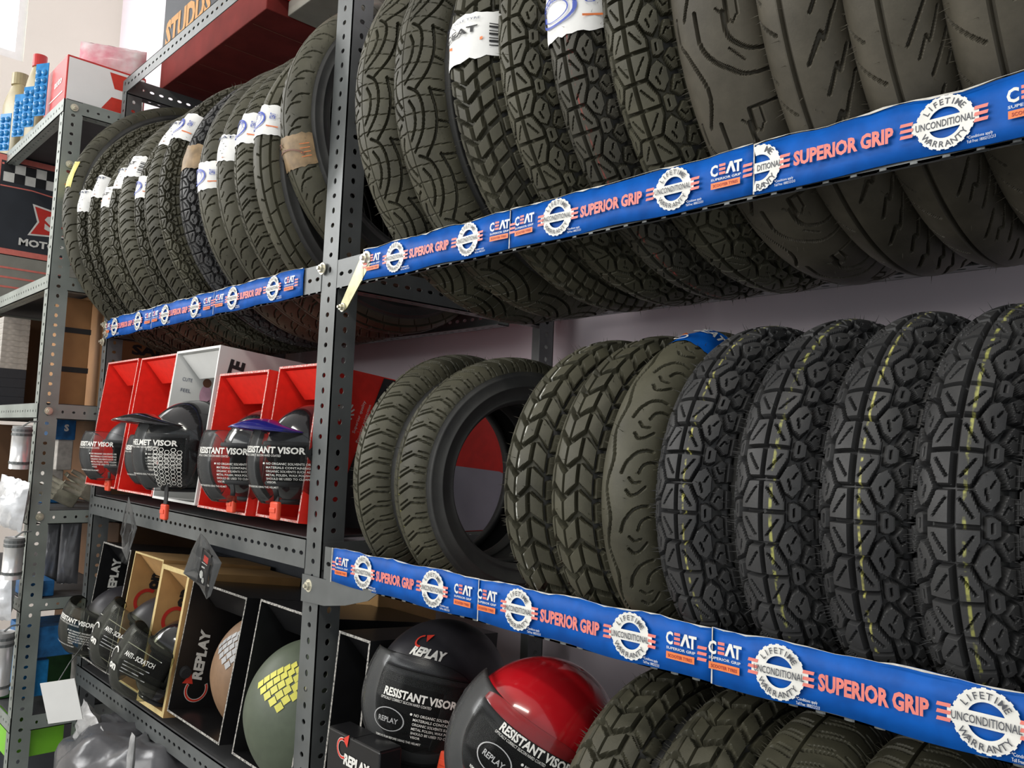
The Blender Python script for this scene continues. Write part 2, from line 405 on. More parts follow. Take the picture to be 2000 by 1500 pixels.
def pat_rib(p, L):
    T = Tread(p, L)
    T.groove([(-.05, -.30), (1.05, -.30)], 3.2); T.groove([(-.05, .30), (1.05, .30)], 3.2); T.groove([(-.05, .68), (1.05, .68)], 2.2); T.groove([(-.05, -.68), (1.05, -.68)], 2.2)
    T.groove([(.2, -.30), (.32, -.10)], 1.8, .8); T.groove([(.7, .30), (.82, .10)], 1.8, .8); T.groove([(.1, .36), (.24, .62)], 1.6, .7); T.groove([(.6, -.36), (.74, -.62)], 1.6, .7)
    T.groove([(.4, .72), (.5, 1.0)], 1.6, .7); T.groove([(.4, -.72), (.5, -1.0)], 1.6, .7)
    return T
def pat_fine(p, L):
    T = Tread(p, L)
    T.groove([(-.05, 0), (1.05, 0)], 1.6, .8)
    T.groove(curve_pts([(.05, .12), (.34, .30), (.42, .62)]), 2.0, .9, sym=True, shift=.5)
    T.groove(curve_pts([(.50, .34), (.74, .56), (.80, .92)]), 2.0, .9, sym=True, shift=.5)
    T.groove(curve_pts([(.70, .14), (.88, .28)]), 1.6, .7, sym=True, shift=.5)
    return T

def tread_profile(W, D, R, t):
    ph = t*D2R(80)
    return W*math.sin(ph), R-D*(1-math.cos(ph)), math.sin(ph)*D, math.cos(ph)*W    # x, r, normal x, normal r (unnormalised)
def surf(W, D, R, th, t, h):
    x, r, nx, nr = tread_profile(W, D, R, t); L = math.hypot(nx, nr) or 1
    x += nx/L*h; r += nr/L*h
    return (x, -r*math.cos(th), r*math.sin(th)+R)

_tread_cache = {}
FLAT = tuple('tread_'+k for k in ('stone', 'stone_small', 'diag', 'diamond', 'crescent', 'chevron', 'leaf', 'flow', 'bolt', 'slash', 'rib', 'fine'))
def tread_mesh(key, R, W, D, fn, pitch, depth, res=1.45, seed=1, hairs=560):
    ck = (key, R, W, D)
    if ck in _tread_cache: return _tread_cache[ck]
    L = sum(math.dist(tread_profile(W, D, R, i/40)[:2], tread_profile(W, D, R, (i+1)/40)[:2]) for i in range(40))*1000
    circ = 2*math.pi*R*1000; npit = max(4, round(circ/pitch)); p = circ/npit
    T = fn(p, L); ns = max(8, round(p/res)); nt = int(2*L/res)
    g = T.height(ns, nt)
    N = ns*npit
    tt = np.linspace(-1, 1, nt); ph = tt*D2R(80)
    x0 = W*np.sin(ph); r0 = R-D*(1-np.cos(ph)); nx = np.sin(ph)*D; nr = np.cos(ph)*W; nl = np.hypot(nx, nr); nx /= nl; nr /= nl
    fade = 1-0.5*ss(np.abs(tt), .85, 1.0)
    G = -np.tile(g, (npit, 1))*depth*fade[None, :]
    X = x0[None, :]+nx[None, :]*G; RR = r0[None, :]+nr[None, :]*G
    th = (np.arange(N)/N*2*math.pi)[:, None]
    co = np.stack([X, -RR*np.cos(th), RR*np.sin(th)+R], -1).reshape(-1, 3)
    ii = np.arange(N)[:, None]; jj = np.arange(nt-1)[None, :]; i2 = (ii+1) % N
    q = np.stack([ii*nt+jj, i2*nt+jj, i2*nt+jj+1, ii*nt+jj+1], -1).reshape(-1, 4)
    nq = len(q)
    # vent hairs: thin three-sided spikes
    rnd = np.random.RandomState(seed); hv = []; hf = []
    base = len(co)
    for k in range(hairs):
        a = rnd.rand()*2*math.pi
        t = (rnd.choice([-1, 1])*(0.72+0.3*rnd.rand())) if rnd.rand() < .8 else rnd.uniform(-.7, .7)
        t = max(-1, min(1, t))
        ln = rnd.uniform(.004, .010); r = .0005
        p0 = Vector(surf(W, D, R, a, t, -0.001)); p1 = Vector(surf(W, D, R, a+rnd.uniform(-.006, .006), t, ln))
        ax = Vector((1, 0, 0)); ay = (p1-p0).cross(ax).normalized()
        for m in range(3):
            c = 2*math.pi*m/3; hv.append(p0+ax*math.cos(c)*r+ay*math.sin(c)*r)
        hv.append(p1+Vector((rnd.uniform(-.002, .002), 0, 0)))
        b = base+4*k
        hf += [(b, b+1, b+3), (b+1, b+2, b+3), (b+2, b, b+3)]
    allco = np.concatenate([co, np.array([tuple(v) for v in hv])]) if hv else co
    me = bpy.data.meshes.new(key)
    me.vertices.add(len(allco)); me.vertices.foreach_set('co', allco.astype(np.float32).ravel())
    loops = np.concatenate([q.ravel(), np.array(hf, dtype=int).ravel()]) if hf else q.ravel()
    me.loops.add(len(loops)); me.loops.foreach_set('vertex_index', loops.astype(np.int32))
    npoly = nq+len(hf)
    ls = np.concatenate([np.arange(nq)*4, nq*4+np.arange(len(hf))*3]).astype(np.int32)
    lt = np.concatenate([np.full(nq, 4), np.full(len(hf), 3)]).astype(np.int32)
    me.polygons.add(npoly); me.polygons.foreach_set('loop_start', ls); me.polygons.foreach_set('loop_total', lt)
    me.polygons.foreach_set('use_smooth', np.full(npoly, key not in FLAT, bool))
    uvl = me.uv_layers.new(name='UVMap')
    tv = np.concatenate([np.tile(tt, N), np.full(len(allco)-len(co), 5.0)])
    uvs = np.stack([loops*0.0, tv[loops]], -1); uvl.data.foreach_set('uv', uvs.astype(np.float32).ravel())
    me.update(calc_edges=True); me.validate()
    _tread_cache[ck] = me
    return me
_side_cache = {}
def sidewall_mesh(R, W, D, Rb):
    k = (R, W, D, Rb)
    if k in _side_cache: return _side_cache[k]
    xe, re, _, _ = tread_profile(W, D, R, 1.0)
    H = re-Rb
    prof = [(xe-.0005, re+.001), (xe+.001, re-.004), (xe+.003, re-.10*H), (xe+.0045, re-.13*H), (xe+.004, re-.16*H), (xe+.0055, re-.30*H), (xe+.006, re-.42*H), (xe+.0075, re-.44*H), (xe+.0075, re-.47*H), (xe+.006, re-.49*H),
            (xe+.003, re-.68*H), (xe-.001, re-.80*H), (xe+.001, re-.84*H), (xe+.0005, re-.88*H), (xe-.005, re-.93*H), (xe-.009, Rb+.001), (xe-.013, Rb), (xe-.018, Rb+.003), (xe-.016, Rb+.010),
            (xe-.006, re-.6*H), (xe-.003, re-.3*H), (xe-.008, re-.0*H)]
    mid = [((xe-.008)*math.cos(a), re+(R-.012-re)*math.sin(a)) for a in [D2R(v) for v in (25, 50, 75, 90)]]
    half = prof+mid
    full = half+[(-x, r) for x, r in half[::-1][1:]]
    n = 120; verts = []; faces = []
    for i in range(n):
        a = 2*math.pi*i/n
        for x, r in full: verts.append((x, -r*math.cos(a), r*math.sin(a)+R))
    m = len(full)
    for i in range(n):
        for j in range(m-1):
            faces.append((i*m+j, i*m+j+1, ((i+1) % n)*m+j+1, ((i+1) % n)*m+j))
    me = bpy.data.meshes.new('sidewall'); me.from_pydata(verts, [], faces)
    me.polygons.foreach_set('use_smooth', [True]*len(faces)); me.update()
    _side_cache[k] = me
    return me
def with_mat(me, m, key):
    nm = me.name.split('.')[0]
    kk = (me.name, m.name)
    if kk not in _matmesh:
        c = me if not len(me.materials) else me.copy()
        if len(c.materials): c.materials.clear()
        c.materials.append(m); _matmesh[kk] = c
    return _matmesh[kk]
_matmesh = {}

RB = {}
olive = (0.036, 0.034, 0.022); olive_d = (0.080, 0.076, 0.050)
dark = (0.022, 0.022, 0.023); dark_d = (0.045, 0.045, 0.045)
RB['olive'] = rubber('dusty_olive_rubber', olive, olive_d, 0.55)
RB['olive_line'] = rubber('dusty_olive_rubber_yellow_line', olive, olive_d, 0.55, line=(-0.0, .03, (.50, .48, .16)))
RB['olive_white'] = rubber('dusty_olive_rubber_white_line', olive, olive_d, 0.55, line=(.05, .022, (.6, .6, .55)))
RB['brown'] = rubber('dusty_brown_rubber', (0.044, 0.039, 0.028), (0.098, 0.087, 0.064), 0.6)
RB['dark'] = rubber('black_rubber', dark, dark_d, 0.5)
RB['dark_y1'] = rubber('black_rubber_yellow_line', dark, dark_d, 0.5, line=(.16, .030, (.38, .38, .10)))
RB['dark_y2'] = rubber('black_rubber_yellow_line_mid', dark, dark_d, 0.5, line=(.13, .022, (.55, .52, .14)))
RB['dark_white'] = rubber('black_rubber_white_line', dark, dark_d, 0.5, line=(.0, .022, (.55, .55, .52)))
RB['dark_red'] = rubber('olive_rubber_red_line', olive, (0.07, 0.066, 0.052), 0.55, line=(.12, .022, (.30, .05, .04)))
RB['wall_side'] = rubber('matt_sidewall_rubber', (0.024, 0.024, 0.024), (0.05, 0.05, 0.047), 0.6)

PAT = {'stone': (pat_stone, 57, .0085), 'stone_small': (pat_stone, 44, .0065), 'diag': (pat_diag, 60, .0085), 'diamond': (pat_diamond, 46, .008), 'crescent': (pat_crescent, 62, .005),
       'chevron': (pat_chevron, 46, .005), 'leaf': (pat_leaf, 92, .0065), 'flow': (pat_flow, 104, .006), 'bolt': (pat_bolt, 74, .0055), 'slash': (pat_slash, 76, .0055),
       'rib': (pat_rib, 40, .005), 'fine': (pat_fine, 44, .0042)}


def paper_label(parent, R, W, D, th, half, t0, t1, m, art=None, curl=0.0, seed=0):
    """paper band stuck over the tread"""
    rnd = random.Random(seed); nt, na = 18, 8; v = []; f = []
    for i in range(na+1):
        a = th-half+2*half*i/na
        for j in range(nt+1):
            t = t0+(t1-t0)*j/nt
            jag = rnd.uniform(-.006, .006) if i in (0, na) else 0
            c = curl*max(0, abs(t)-.75)
            v.append(surf(W, D, R, a+jag, t, .0014+c+.0006*math.sin(9*t+i)))
    for i in range(na):
        for j in range(nt): f.append((i*(nt+1)+j, i*(nt+1)+j+1, (i+1)*(nt+1)+j+1, (i+1)*(nt+1)+j))
    o = from_pydata('paper_label', v, f, m, parent, smooth=True)
    if art:
        P = Print(); art(P)     # artwork in a 2 x 2 square: u across the tread, v along (up = larger th)
        P.out(lambda u, q: surf(W, D, R, th+half*q, t0+(t1-t0)*(u+1)/2, .0034+curl*max(0, abs(t0+(t1-t0)*(u+1)/2)-.75)), o)
    return o
def art_ceat(P):
    P.text('CEAT', -.05, .25, .28, 'black_print', .03, width=.9); P.rect(-.3, -.28, .5, -.16, 'orange_print')
    P.text('MOTORCYCLE TYRE', -.1, .68, .10, 'navy_print', 0, width=1.1)
    P.text('TL', -.72, -.45, .4, 'black_print', .05, width=.3)
    for k in range(7): P.rect(.62, -.6+k*.16, .92, -.6+k*.16+.05*(1+k % 2), 'black_print')
def art_seal(P):
    P.ring(-.15, 0, .50, .58, 'blue_ink', n=24, ex=.9); P.ring(-.15, 0, .36, .39, 'blue_ink', n=24, ex=.9)
    P.rect(-.62, -.12, .32, .10, 'blue_ink'); P.arc('LIFETIME', -.15, 0, .44, .12, 'blue_ink', D2R(150), D2R(30))
    P.rect(.45, -.5, .85, -.42, 'orange_print'); P.text('CEAT', .6, .2, .2, 'blue_ink', .02, width=.4, ang=1.57)
def art_lines(P):
    for k in range(5): P.rect(-.7, .5-k*.24, .1+.12*(k % 3), .5-k*.24+.06, 'black_print')
    P.text('CEAT', .1, .75, .2, 'navy_print', .02, width=1.0); P.rect(-.5, -.78, .3, -.7, 'orange_print')
def art_kraft(P):
    P.text('MAXX', -.5, .55, .28, 'brown_ink', .03, width=.8); P.ring(.0, -.5, .62, .70, 'brown_ink', D2R(15), D2R(165), 16)
    for k in range(4): P.rect(.55, .3-k*.26, .85, .34-k*.26, 'orange_print')
M['blue_ink'] = mat('blue_ink', (0.06, 0.10, 0.45), 0.5, noise=0.1, nscale=50)
M['brown_ink'] = mat('brown_ink', (0.16, 0.06, 0.03), 0.5, noise=0.1, nscale=50)

def tire(label, x, yc, zc, R, W, D, Rb, pat, rub, group, yaw=0.0, lean=0.0, spin=0.0, lab=None, name='motorcycle_tire', res=1.15):
    """x: centre plane; root at the lowest point of the tread"""
    fn, pitch, depth = PAT[pat]
    root = empty(name, (x, yc, zc-R), (0, D2R(lean), D2R(yaw)), label, 'tire', group)
    me = tread_mesh('tread_'+pat, R, W, D, fn, pitch, depth, res=res)
    tm = with_mat(me, RB[rub], pat)
    t = link_mesh('tread', tm, root)
    if spin:                                   # turn the ring about its axle
        a = D2R(spin); t.rotation_euler = (a, 0, 0)
        t.location = Vector((0, 0, R))-Matrix.Rotation(a, 3, 'X') @ Vector((0, 0, R))
    link_mesh('sidewall', with_mat(sidewall_mesh(R, W, D, Rb), RB['wall_side'], 'side'), root)
    if lab:
        th, half, m, art, t0, t1 = lab
        paper_label(root, R, W, D, D2R(th), D2R(half), t0, t1, M[m], art, seed=int(th*10))
    return root

# ------------------------------------------------------------------ slotted angle steel
def flange(bm, length, width, thick, O, ax, aw, an, pitch=.025, hole=.0052, first=.0125, hx=1.0, mat=0):
    """plate along ax with a row of oval holes; O corner, aw across, an outward normal"""
    O, ax, aw, an = map(Vector, (O, ax, aw, an)); n = max(1, int(length/pitch)); nh = 16
    def loop(c0, c1, e1, e2):
        mid = (c0+c1)/2; out = []; hh = (c1-c0)/2
        for k in range(nh):
            a = 2*math.pi*k/nh; ca, sa = math.cos(a), math.sin(a)
            s = 1/max(abs(ca), abs(sa)); out.append((mid+hh*ca*s, width/2+width/2*sa*s, mid+hole*e1*ca, width/2+hole*e2*sa))
        return out
    for i in range(n):
        c0 = length*i/n; c1 = length*(i+1)/n; L = loop(c0, c1, *((hx, 0.78) if (i % 2 or hx > 1.2) else (0.78, 1.0)))
        ring = {}
        for side, off in ((0, 0.0), (1, -thick)):
            ring[side] = ([bm.verts.new(O+ax*a+aw*b+an*off) for a, b, c, d in L], [bm.verts.new(O+ax*c+aw*d+an*off) for a, b, c, d in L])
        for k in range(nh):
            k2 = (k+1) % nh
            for side in (0, 1):
                o_, i_ = ring[side]; f = bm.faces.new((o_[k], o_[k2], i_[k2], i_[k])); f.material_index = mat
            f = bm.faces.new((ring[0][1][k], ring[0][1][k2], ring[1][1][k2], ring[1][1][k])); f.material_index = mat
    for b in (0, width):
        vs = [bm.verts.new(O+ax*p+aw*b+an*q) for p, q in ((0, 0), (length, 0), (length, -thick), (0, -thick))]
        f = bm.faces.new(vs); f.material_index = mat
def angle_bar(name, parent, m, length, O, ax, a1, n1, w1, a2, n2, w2, th=.002, **kw):
    bm = bmesh.new()
    flange(bm, length, w1, th, O, ax, a1, n1, **kw); flange(bm, length, w2, th, O, ax, a2, n2, **kw)
    bmesh.ops.recalc_face_normals(bm, faces=bm.faces)
    return from_bm(name, bm, m, parent)
def bolt(parent, p, n, r=.008, m='bolt'):
    bm = bmesh.new(); n = Vector(n).normalized(); p = Vector(p)
    q = n.to_track_quat('Z', 'Y').to_matrix().to_4x4(); T = Matrix.Translation(p) @ q
    def cyl(r0, r1, z0, z1, s):
        ring0 = [bm.verts.new(T @ Vector((r0*math.cos(2*math.pi*k/s), r0*math.sin(2*math.pi*k/s), z0))) for k in range(s)]
        ring1 = [bm.verts.new(T @ Vector((r1*math.cos(2*math.pi*k/s), r1*math.sin(2*math.pi*k/s), z1))) for k in range(s)]
        for k in range(s): bm.faces.new((ring0[k], ring0[(k+1) % s], ring1[(k+1) % s], ring1[k]))
        bm.faces.new(ring1)
    cyl(r*1.25, r*1.2, 0, .0015, 18); cyl(r*.9, r*.8, .0015, .006, 6); cyl(r*.4, r*.35, .006, .010, 10)
    return from_bm('bolt', bm, M[m], parent)

# ------------------------------------------------------------------ the room
def struct(name, bm, m): o = from_bm(name, bm, m); o['kind'] = 'structure'; return o
bm = bmesh.new(); bm_box(bm, (-4.5, .58, 0), (2.2, .70, 4.4)); struct('wall_back', bm, M['wall'])
bm = bmesh.new()
for a, b in (((-4.5, -3.6, 0), (-4.38, .58, 3.24)), ((-4.5, -3.6, 4.2), (-4.38, .58, 4.4)), ((-4.5, .165, 3.24), (-4.38, .58, 4.2)), ((-4.5, -3.6, 3.24), (-4.38, -1.2, 4.2))): bm_box(bm, a, b)
struct('wall_left', bm, M['cream'])
bm = bmesh.new()
for a, b in (((-4.47, -1.2, 3.24), (-4.39, .165, 3.28)), ((-4.47, -1.2, 4.16), (-4.39, .165, 4.2)), ((-4.47, .13, 3.28), (-4.39, .165, 4.16)), ((-4.47, -1.2, 3.28), (-4.39, -1.16, 4.16)), ((-4.46, -.54, 3.28), (-4.40, -.50, 4.16))): bm_box(bm, a, b)
wf = from_bm('window_1', bm, mat('white_window_frame', (0.85, 0.85, 0.82), 0.5, noise=0.05)); wf['kind'] = 'structure'
mp = bpy.data.materials.new('daylit_window_pane'); mp.use_nodes = True; pb = mp.node_tree.nodes['Principled BSDF']
pb.inputs['Base Color'].default_value = (1, 1, 1, 1); pb.inputs['Emission Color'].default_value = (1, 1, 1, 1); pb.inputs['Emission Strength'].default_value = 3.0
bm = bmesh.new(); bm_box(bm, (-4.44, -1.16, 3.28), (-4.435, .13, 4.16)); from_bm('pane', bm, mp, wf)
bm = bmesh.new(); bm_box(bm, (-4.5, -3.6, -.1), (2.2, .70, 0)); struct('floor', bm, M['floor'])
bm = bmesh.new(); bm_box(bm, (-4.5, -3.6, 4.4), (2.2, .70, 4.5)); struct('ceiling', bm, M['ceiling'])

# ------------------------------------------------------------------ main rack
rack = empty('shelving_rack', (-1.1, .25, 0), label='grey slotted-steel shelving rack along the lavender wall with blue banner strips on its shelf edges', cat='shelving rack')
rack_inv = Matrix.Translation((1.1, -.25, 0))
class RackPart:
    pass
def rk(o):   # parts were built in world space: hand them to the rack
    o.parent = rack; o.matrix_parent_inverse = Matrix.Translation((1.1, -.25, 0)); return o
def post(x, y, fy, z1=2.60, sx=1, m=None, wd=.055, off=0):
    # corner at x,y; front flange runs +x*sx; the other flange runs away from the aisle (fy)
    return rk(angle_bar('upright_post', None, m or M['steel'], z1, (x, y, 0), (0, 0, 1), (sx, 0, 0), (0, -fy, 0), wd, (0, fy, 0), (-sx, 0, 0), .04, first=off))
post(-1.172, 0, 1, wd=.049, sx=-1); post(-2.300, 0, 1, wd=.035, sx=-1, z1=2.46); post(.0, 0, 1, sx=-1)
post(-1.162, .5, -1, wd=.06, sx=-1); post(-2.280, .5, -1, sx=-1, z1=2.46); post(-.0, .5, -1, sx=-1)
def rail(x0, x1, y, z0, z1, face, holes=True, inner=.030, top=False):
    zz = z1 if top else z0
    return rk(angle_bar('shelf_rail', None, M['steel'], x1-x0, (x0, y, zz), (1, 0, 0), (0, 0, -1 if top else 1), (0, face, 0), z1-z0, (0, -face, 0), (0, 0, 1 if top else -1), inner, hole=.0045, hx=1.4))
BAYS = [(-2.33, -1.221), (-1.16, -.03)]
for (x0, x1) in [(-2.30, -1.221), (-1.171, -.0)]:
    rail(x0, x1, -.001, 1.752, 1.800, -1, inner=.006); rail(x0, x1, .43, 1.752, 1.800, 1)
    rail(x0, x1, -.001, 2.42, 2.46, -1, inner=.03, top=True); rail(x0, x1, .45, 2.42, 2.46, 1, top=True)
rail(-2.30, -1.221, -.001, 1.298, 1.346, -1, top=True); rail(-2.30, -1.221, .45, 1.298, 1.346, 1, top=True)
rail(-1.16, -.03, -.001, 1.288, 1.340, -1, inner=.005); rail(-1.16, -.03, .328, 1.288, 1.336, 1, inner=.005)
for (x0, x1), z in zip(BAYS, (.915, .848)): rail(x0, x1, -.001, z-.045, z, -1, top=True); rail(x0, x1, .45, z-.045, z, 1, top=True)
def deck(x0, x1, z, y0=.003, y1=.48):
    bm = bmesh.new(); bm_box(bm, (x0, y0, z-.004), (x1, y1, z)); return rk(from_bm('shelf_deck', bm, M['deck']))
deck(-2.30, -1.225, 1.348); deck(-2.30, -1.225, .917); deck(-1.155, -.03, .850)
# side beams at each post, running front to back
def side_beam(x, z, h=.045):
    return rk(angle_bar('side_beam', None, M['steel'], .5, (x, 0.002, z-h), (0, 1, 0), (0, 0, 1), (1, 0, 0), h, (-1, 0, 0), (0, 0, -1), .03, hole=.0045, hx=1.4))
for z in (2.46, 1.80, 1.345, .915):
    for x in (-2.298, -1.170, -.001): side_beam(x, z)

# ------------------------------------------------------------------ tires
random.seed(4)
SC = dict(R=.195, W=.043, D=.036, Rb=.122)
low = [ # left edge x, pattern, rubber, label
 (-1.070, 'chevron', 'olive', 'thin olive-dusted tire beside the grey post, leftmost on the lower banner shelf', .0),
 (-.742, 'diag', 'olive_white', 'tire with diagonal blocks and a white line, just right of the open-holed tire', 0),
 (-.663, 'diag', 'olive', 'dusty tire with diagonal blocks and no paint line, left of the smooth wavy-grooved tire', 0),
 (-.589, 'crescent', 'olive', 'smooth olive-dusted tire with curved grooves and a blue sticker on its top', 0),
 (-.519, 'stone', 'dark_y2', 'black knobbly tire directly right of the smooth tire with the blue sticker', 0),
 (-.429, 'stone', 'dark_y1', 'second black knobbly yellow-lined tire right of the smooth stickered tire', 0),
 (-.346, 'stone', 'dark_y2', 'third black knobbly tire right of the smooth stickered tire, with the boldest yellow line', 0),
 (-.268, 'stone', 'dark_y1', 'fourth black knobbly tire right of the smooth stickered tire, large near the right edge', 0),
 (-.192, 'stone', 'dark', 'knobbly tire cut off by the right edge of the photo on the lower banner shelf', 0)]
GL = 'tires standing on the lower banner shelf'
for i, (xl, pt, rb, lb, yw) in enumerate(low):
    nx = low[i+1][0] if i+1 < len(low) else xl+.08
    Wd = {0: .040}.get(i, min(.043, (nx-xl)/2*1.04))
    lab = (72, 9, 'banner_blue', 'ceat_small', -.2, .95) if pt == 'crescent' else None
    art = None
    if lab:
        def a2(P):
            P.text('CEAT', .0, .35, .5, 'white_print', .03, width=1.2); P.rect(-.7, -.35, .8, -.05, 'orange_print'); P.ring(-.5, -.75, .2, .26, 'white_print', n=12)
        lab = (72, 9, 'banner_blue', a2, -.35, .95)
    tire(lb, xl+Wd, .163, 1.4585, SC['R'], round(Wd, 3), SC['D'], SC['Rb'], pt, rb, GL, spin=random.uniform(0, 300), lab=lab, name='scooter_tire')
tire('turned tire showing its open centre hole and a yellow line, lower banner shelf', -.925, .178, 1.454, .191, .042, .030, .118, 'chevron', 'olive_line', GL, yaw=-12, spin=20, name='scooter_tire')

UP = [(-1.041, 'leaf', 'olive', 'large tire with curved leaf grooves right next to the grey front post, upper right shelf', None),
 (-.944, 'leaf', 'olive', 'second curved-leaf tire from the grey front post, left of the white-labelled diamond-block tire', None),
 (-.821, 'diamond', 'olive', 'tire with diamond blocks wearing the big white label with black lettering', (-2, 5.5, 'paper', art_ceat, -1, 1)),
 (-.729, 'stone', 'olive', 'knobbly tire between the two white-labelled tires of the upper right shelf', None),
 (-.646, 'stone', 'dark_red', 'knobbly tire with a red line and a blue-sealed white label at the top', (-6.5, 5.5, 'paper', art_seal, -.95, 1)),
 (-.568, 'stone', 'olive', 'knobbly unlabelled tire left of the smooth flowing-grooved tire', None),
 (-.483, 'flow', 'brown', 'smooth brown-dusted tire with flowing S-shaped grooves on the upper right shelf', None),
 (-.393, 'bolt', 'brown', 'dusty tire with lightning-shaped grooves and a shiny patch', None),
 (-.316, 'slash', 'brown', 'tire with slanted slash grooves directly right of the lightning-grooved tire', None),
 (-.240, 'slash', 'brown', 'second slash-grooved tire, larger, near the right edge of the upper shelf', None),
 (-.160, 'slash', 'olive', 'tire cut off by the right edge of the photo behind the upper banner', None)]
GU = 'tires sitting on the upper right shelf rails'
for i, (xl, pt, rb, lb, lab) in enumerate(UP):
    nx = UP[i+1][0] if i+1 < len(UP) else xl+.08
    Wd = round(min(.050, (nx-xl)/2*1.06), 3)
    tire(lb, xl+Wd, .216, 2.013, .302, Wd, .040, .218, pt, rb, GU, spin=random.uniform(0, 300), lab=lab)

# fourteen narrow motorcycle tires and one kraft-labelled tire in the left bay
GUL = 'tires packed on the upper left shelf'
UL = [ # centre x, R, yc, zc, W, pattern, rubber, label
 (-2.285, .352, .218, 2.072, .032, 'fine', 'olive', 'leftmost tire of the upper left shelf, with a yellow label on its edge', (14, 6, 'yellow_paper', art_lines, -1.0, .45)),
 (-2.226, .328, .214, 2.045, .028, 'stone_small', 'olive', 'tire with the lowest of the small white labels, next to the yellow-labelled tire', (6, 5, 'paper', art_lines, -1, 1)),
 (-2.170, .318, .214, 2.032, .028, 'stone_small', 'olive', 'second white-labelled tire from the left, its label set higher than both neighbours', (14, 5.5, 'paper', art_lines, -1, 1)),
 (-2.112, .308, .214, 2.018, .033, 'chevron', 'olive', 'third white-labelled tire from the left on the upper left shelf', (10, 5, 'paper', art_ceat, -1, 1)),
 (-2.045, .310, .215, 2.020, .034, 'stone_small', 'olive', 'fourth white-labelled tire from the left on the upper left shelf', (16, 5.2, 'paper', art_lines, -1, 1)),
 (-1.972, .312, .216, 2.022, .046, 'chevron', 'olive', 'broader tire with the wide white label in the middle of the left group', (17.6, 5.2, 'paper', art_ceat, -1, 1)),
 (-1.890, .304, .216, 2.015, .037, 'stone_small', 'olive', 'tire with a blue-sealed white label just right of the wide white label', (6.5, 4.8, 'paper', art_seal, -1, 1)),
 (-1.812, .310, .216, 2.020, .040, 'chevron', 'olive', 'tire with the left half of the pair of high white labels', (27, 6.5, 'paper', art_lines, -1, 1)),
 (-1.736, .310, .216, 2.020, .037, 'stone_small', 'olive', 'tire with the right half of the pair of high white labels', (26, 6.5, 'paper', art_seal, -1, 1)),
 (-1.640, .300, .216, 2.012, .046, 'stone_small', 'dark', 'knobbly tire with a small brown paper label', (9.2, 5.0, 'kraft', None, -1, 1)),
 (-1.553, .300, .216, 2.012, .040, 'fine', 'olive', 'tire with a low white label bearing a blue round seal', (-2.2, 5.2, 'paper', art_seal, -1, 1)),
 (-1.480, .295, .215, 2.010, .036, 'fine', 'olive', 'fine-grooved tire with a white label, just right of the low blue-sealed one', (5.8, 5.1, 'paper', art_lines, -1, 1)),
 (-1.410, .292, .214, 2.010, .036, 'chevron', 'olive', 'tire whose white label sits second highest, left of the ribbed tire', (10, 6, 'paper', art_seal, -1, 1)),
 (-1.340, .290, .214, 2.010, .034, 'rib', 'olive', 'straight-ribbed tire with the highest white label beside the kraft-labelled tire', (9.5, 5.7, 'paper', art_seal, -1, 1)),
 (-1.270, .268, .205, 2.066, .042, 'fine', 'olive', 'smooth tire wearing the broad brown kraft label next to the front post', (-17, 6.0, 'kraft', art_kraft, -1, 1))]
for i, (x, R, yc, zc, W_, pt, rb, lb, lab) in enumerate(UL):
    tire(lb, x, yc, zc, R, W_, .034, R*.74, pt, rb, GUL, spin=random.uniform(0, 300), lab=lab, res=1.6)
# tires on the bottom shelf at the right
for x, lb in ((-.600, 'dark tire right of the red helmet under the lower banner'), (-.495, 'second dark tire under the lower banner'), (-.400, 'third dark tire under the lower banner'),
              (-.305, 'dark tire with its rounded top showing at the right under the lower banner'), (-.205, 'dark tire in the bottom right corner under the lower banner')):
    tire(lb, x, .165, 1.052, .200, .048, .034, .128, 'diag' if x < -.4 else 'chevron', 'olive', 'dark tires on the bottom shelf', spin=random.uniform(0, 300), name='scooter_tire', res=1.6)

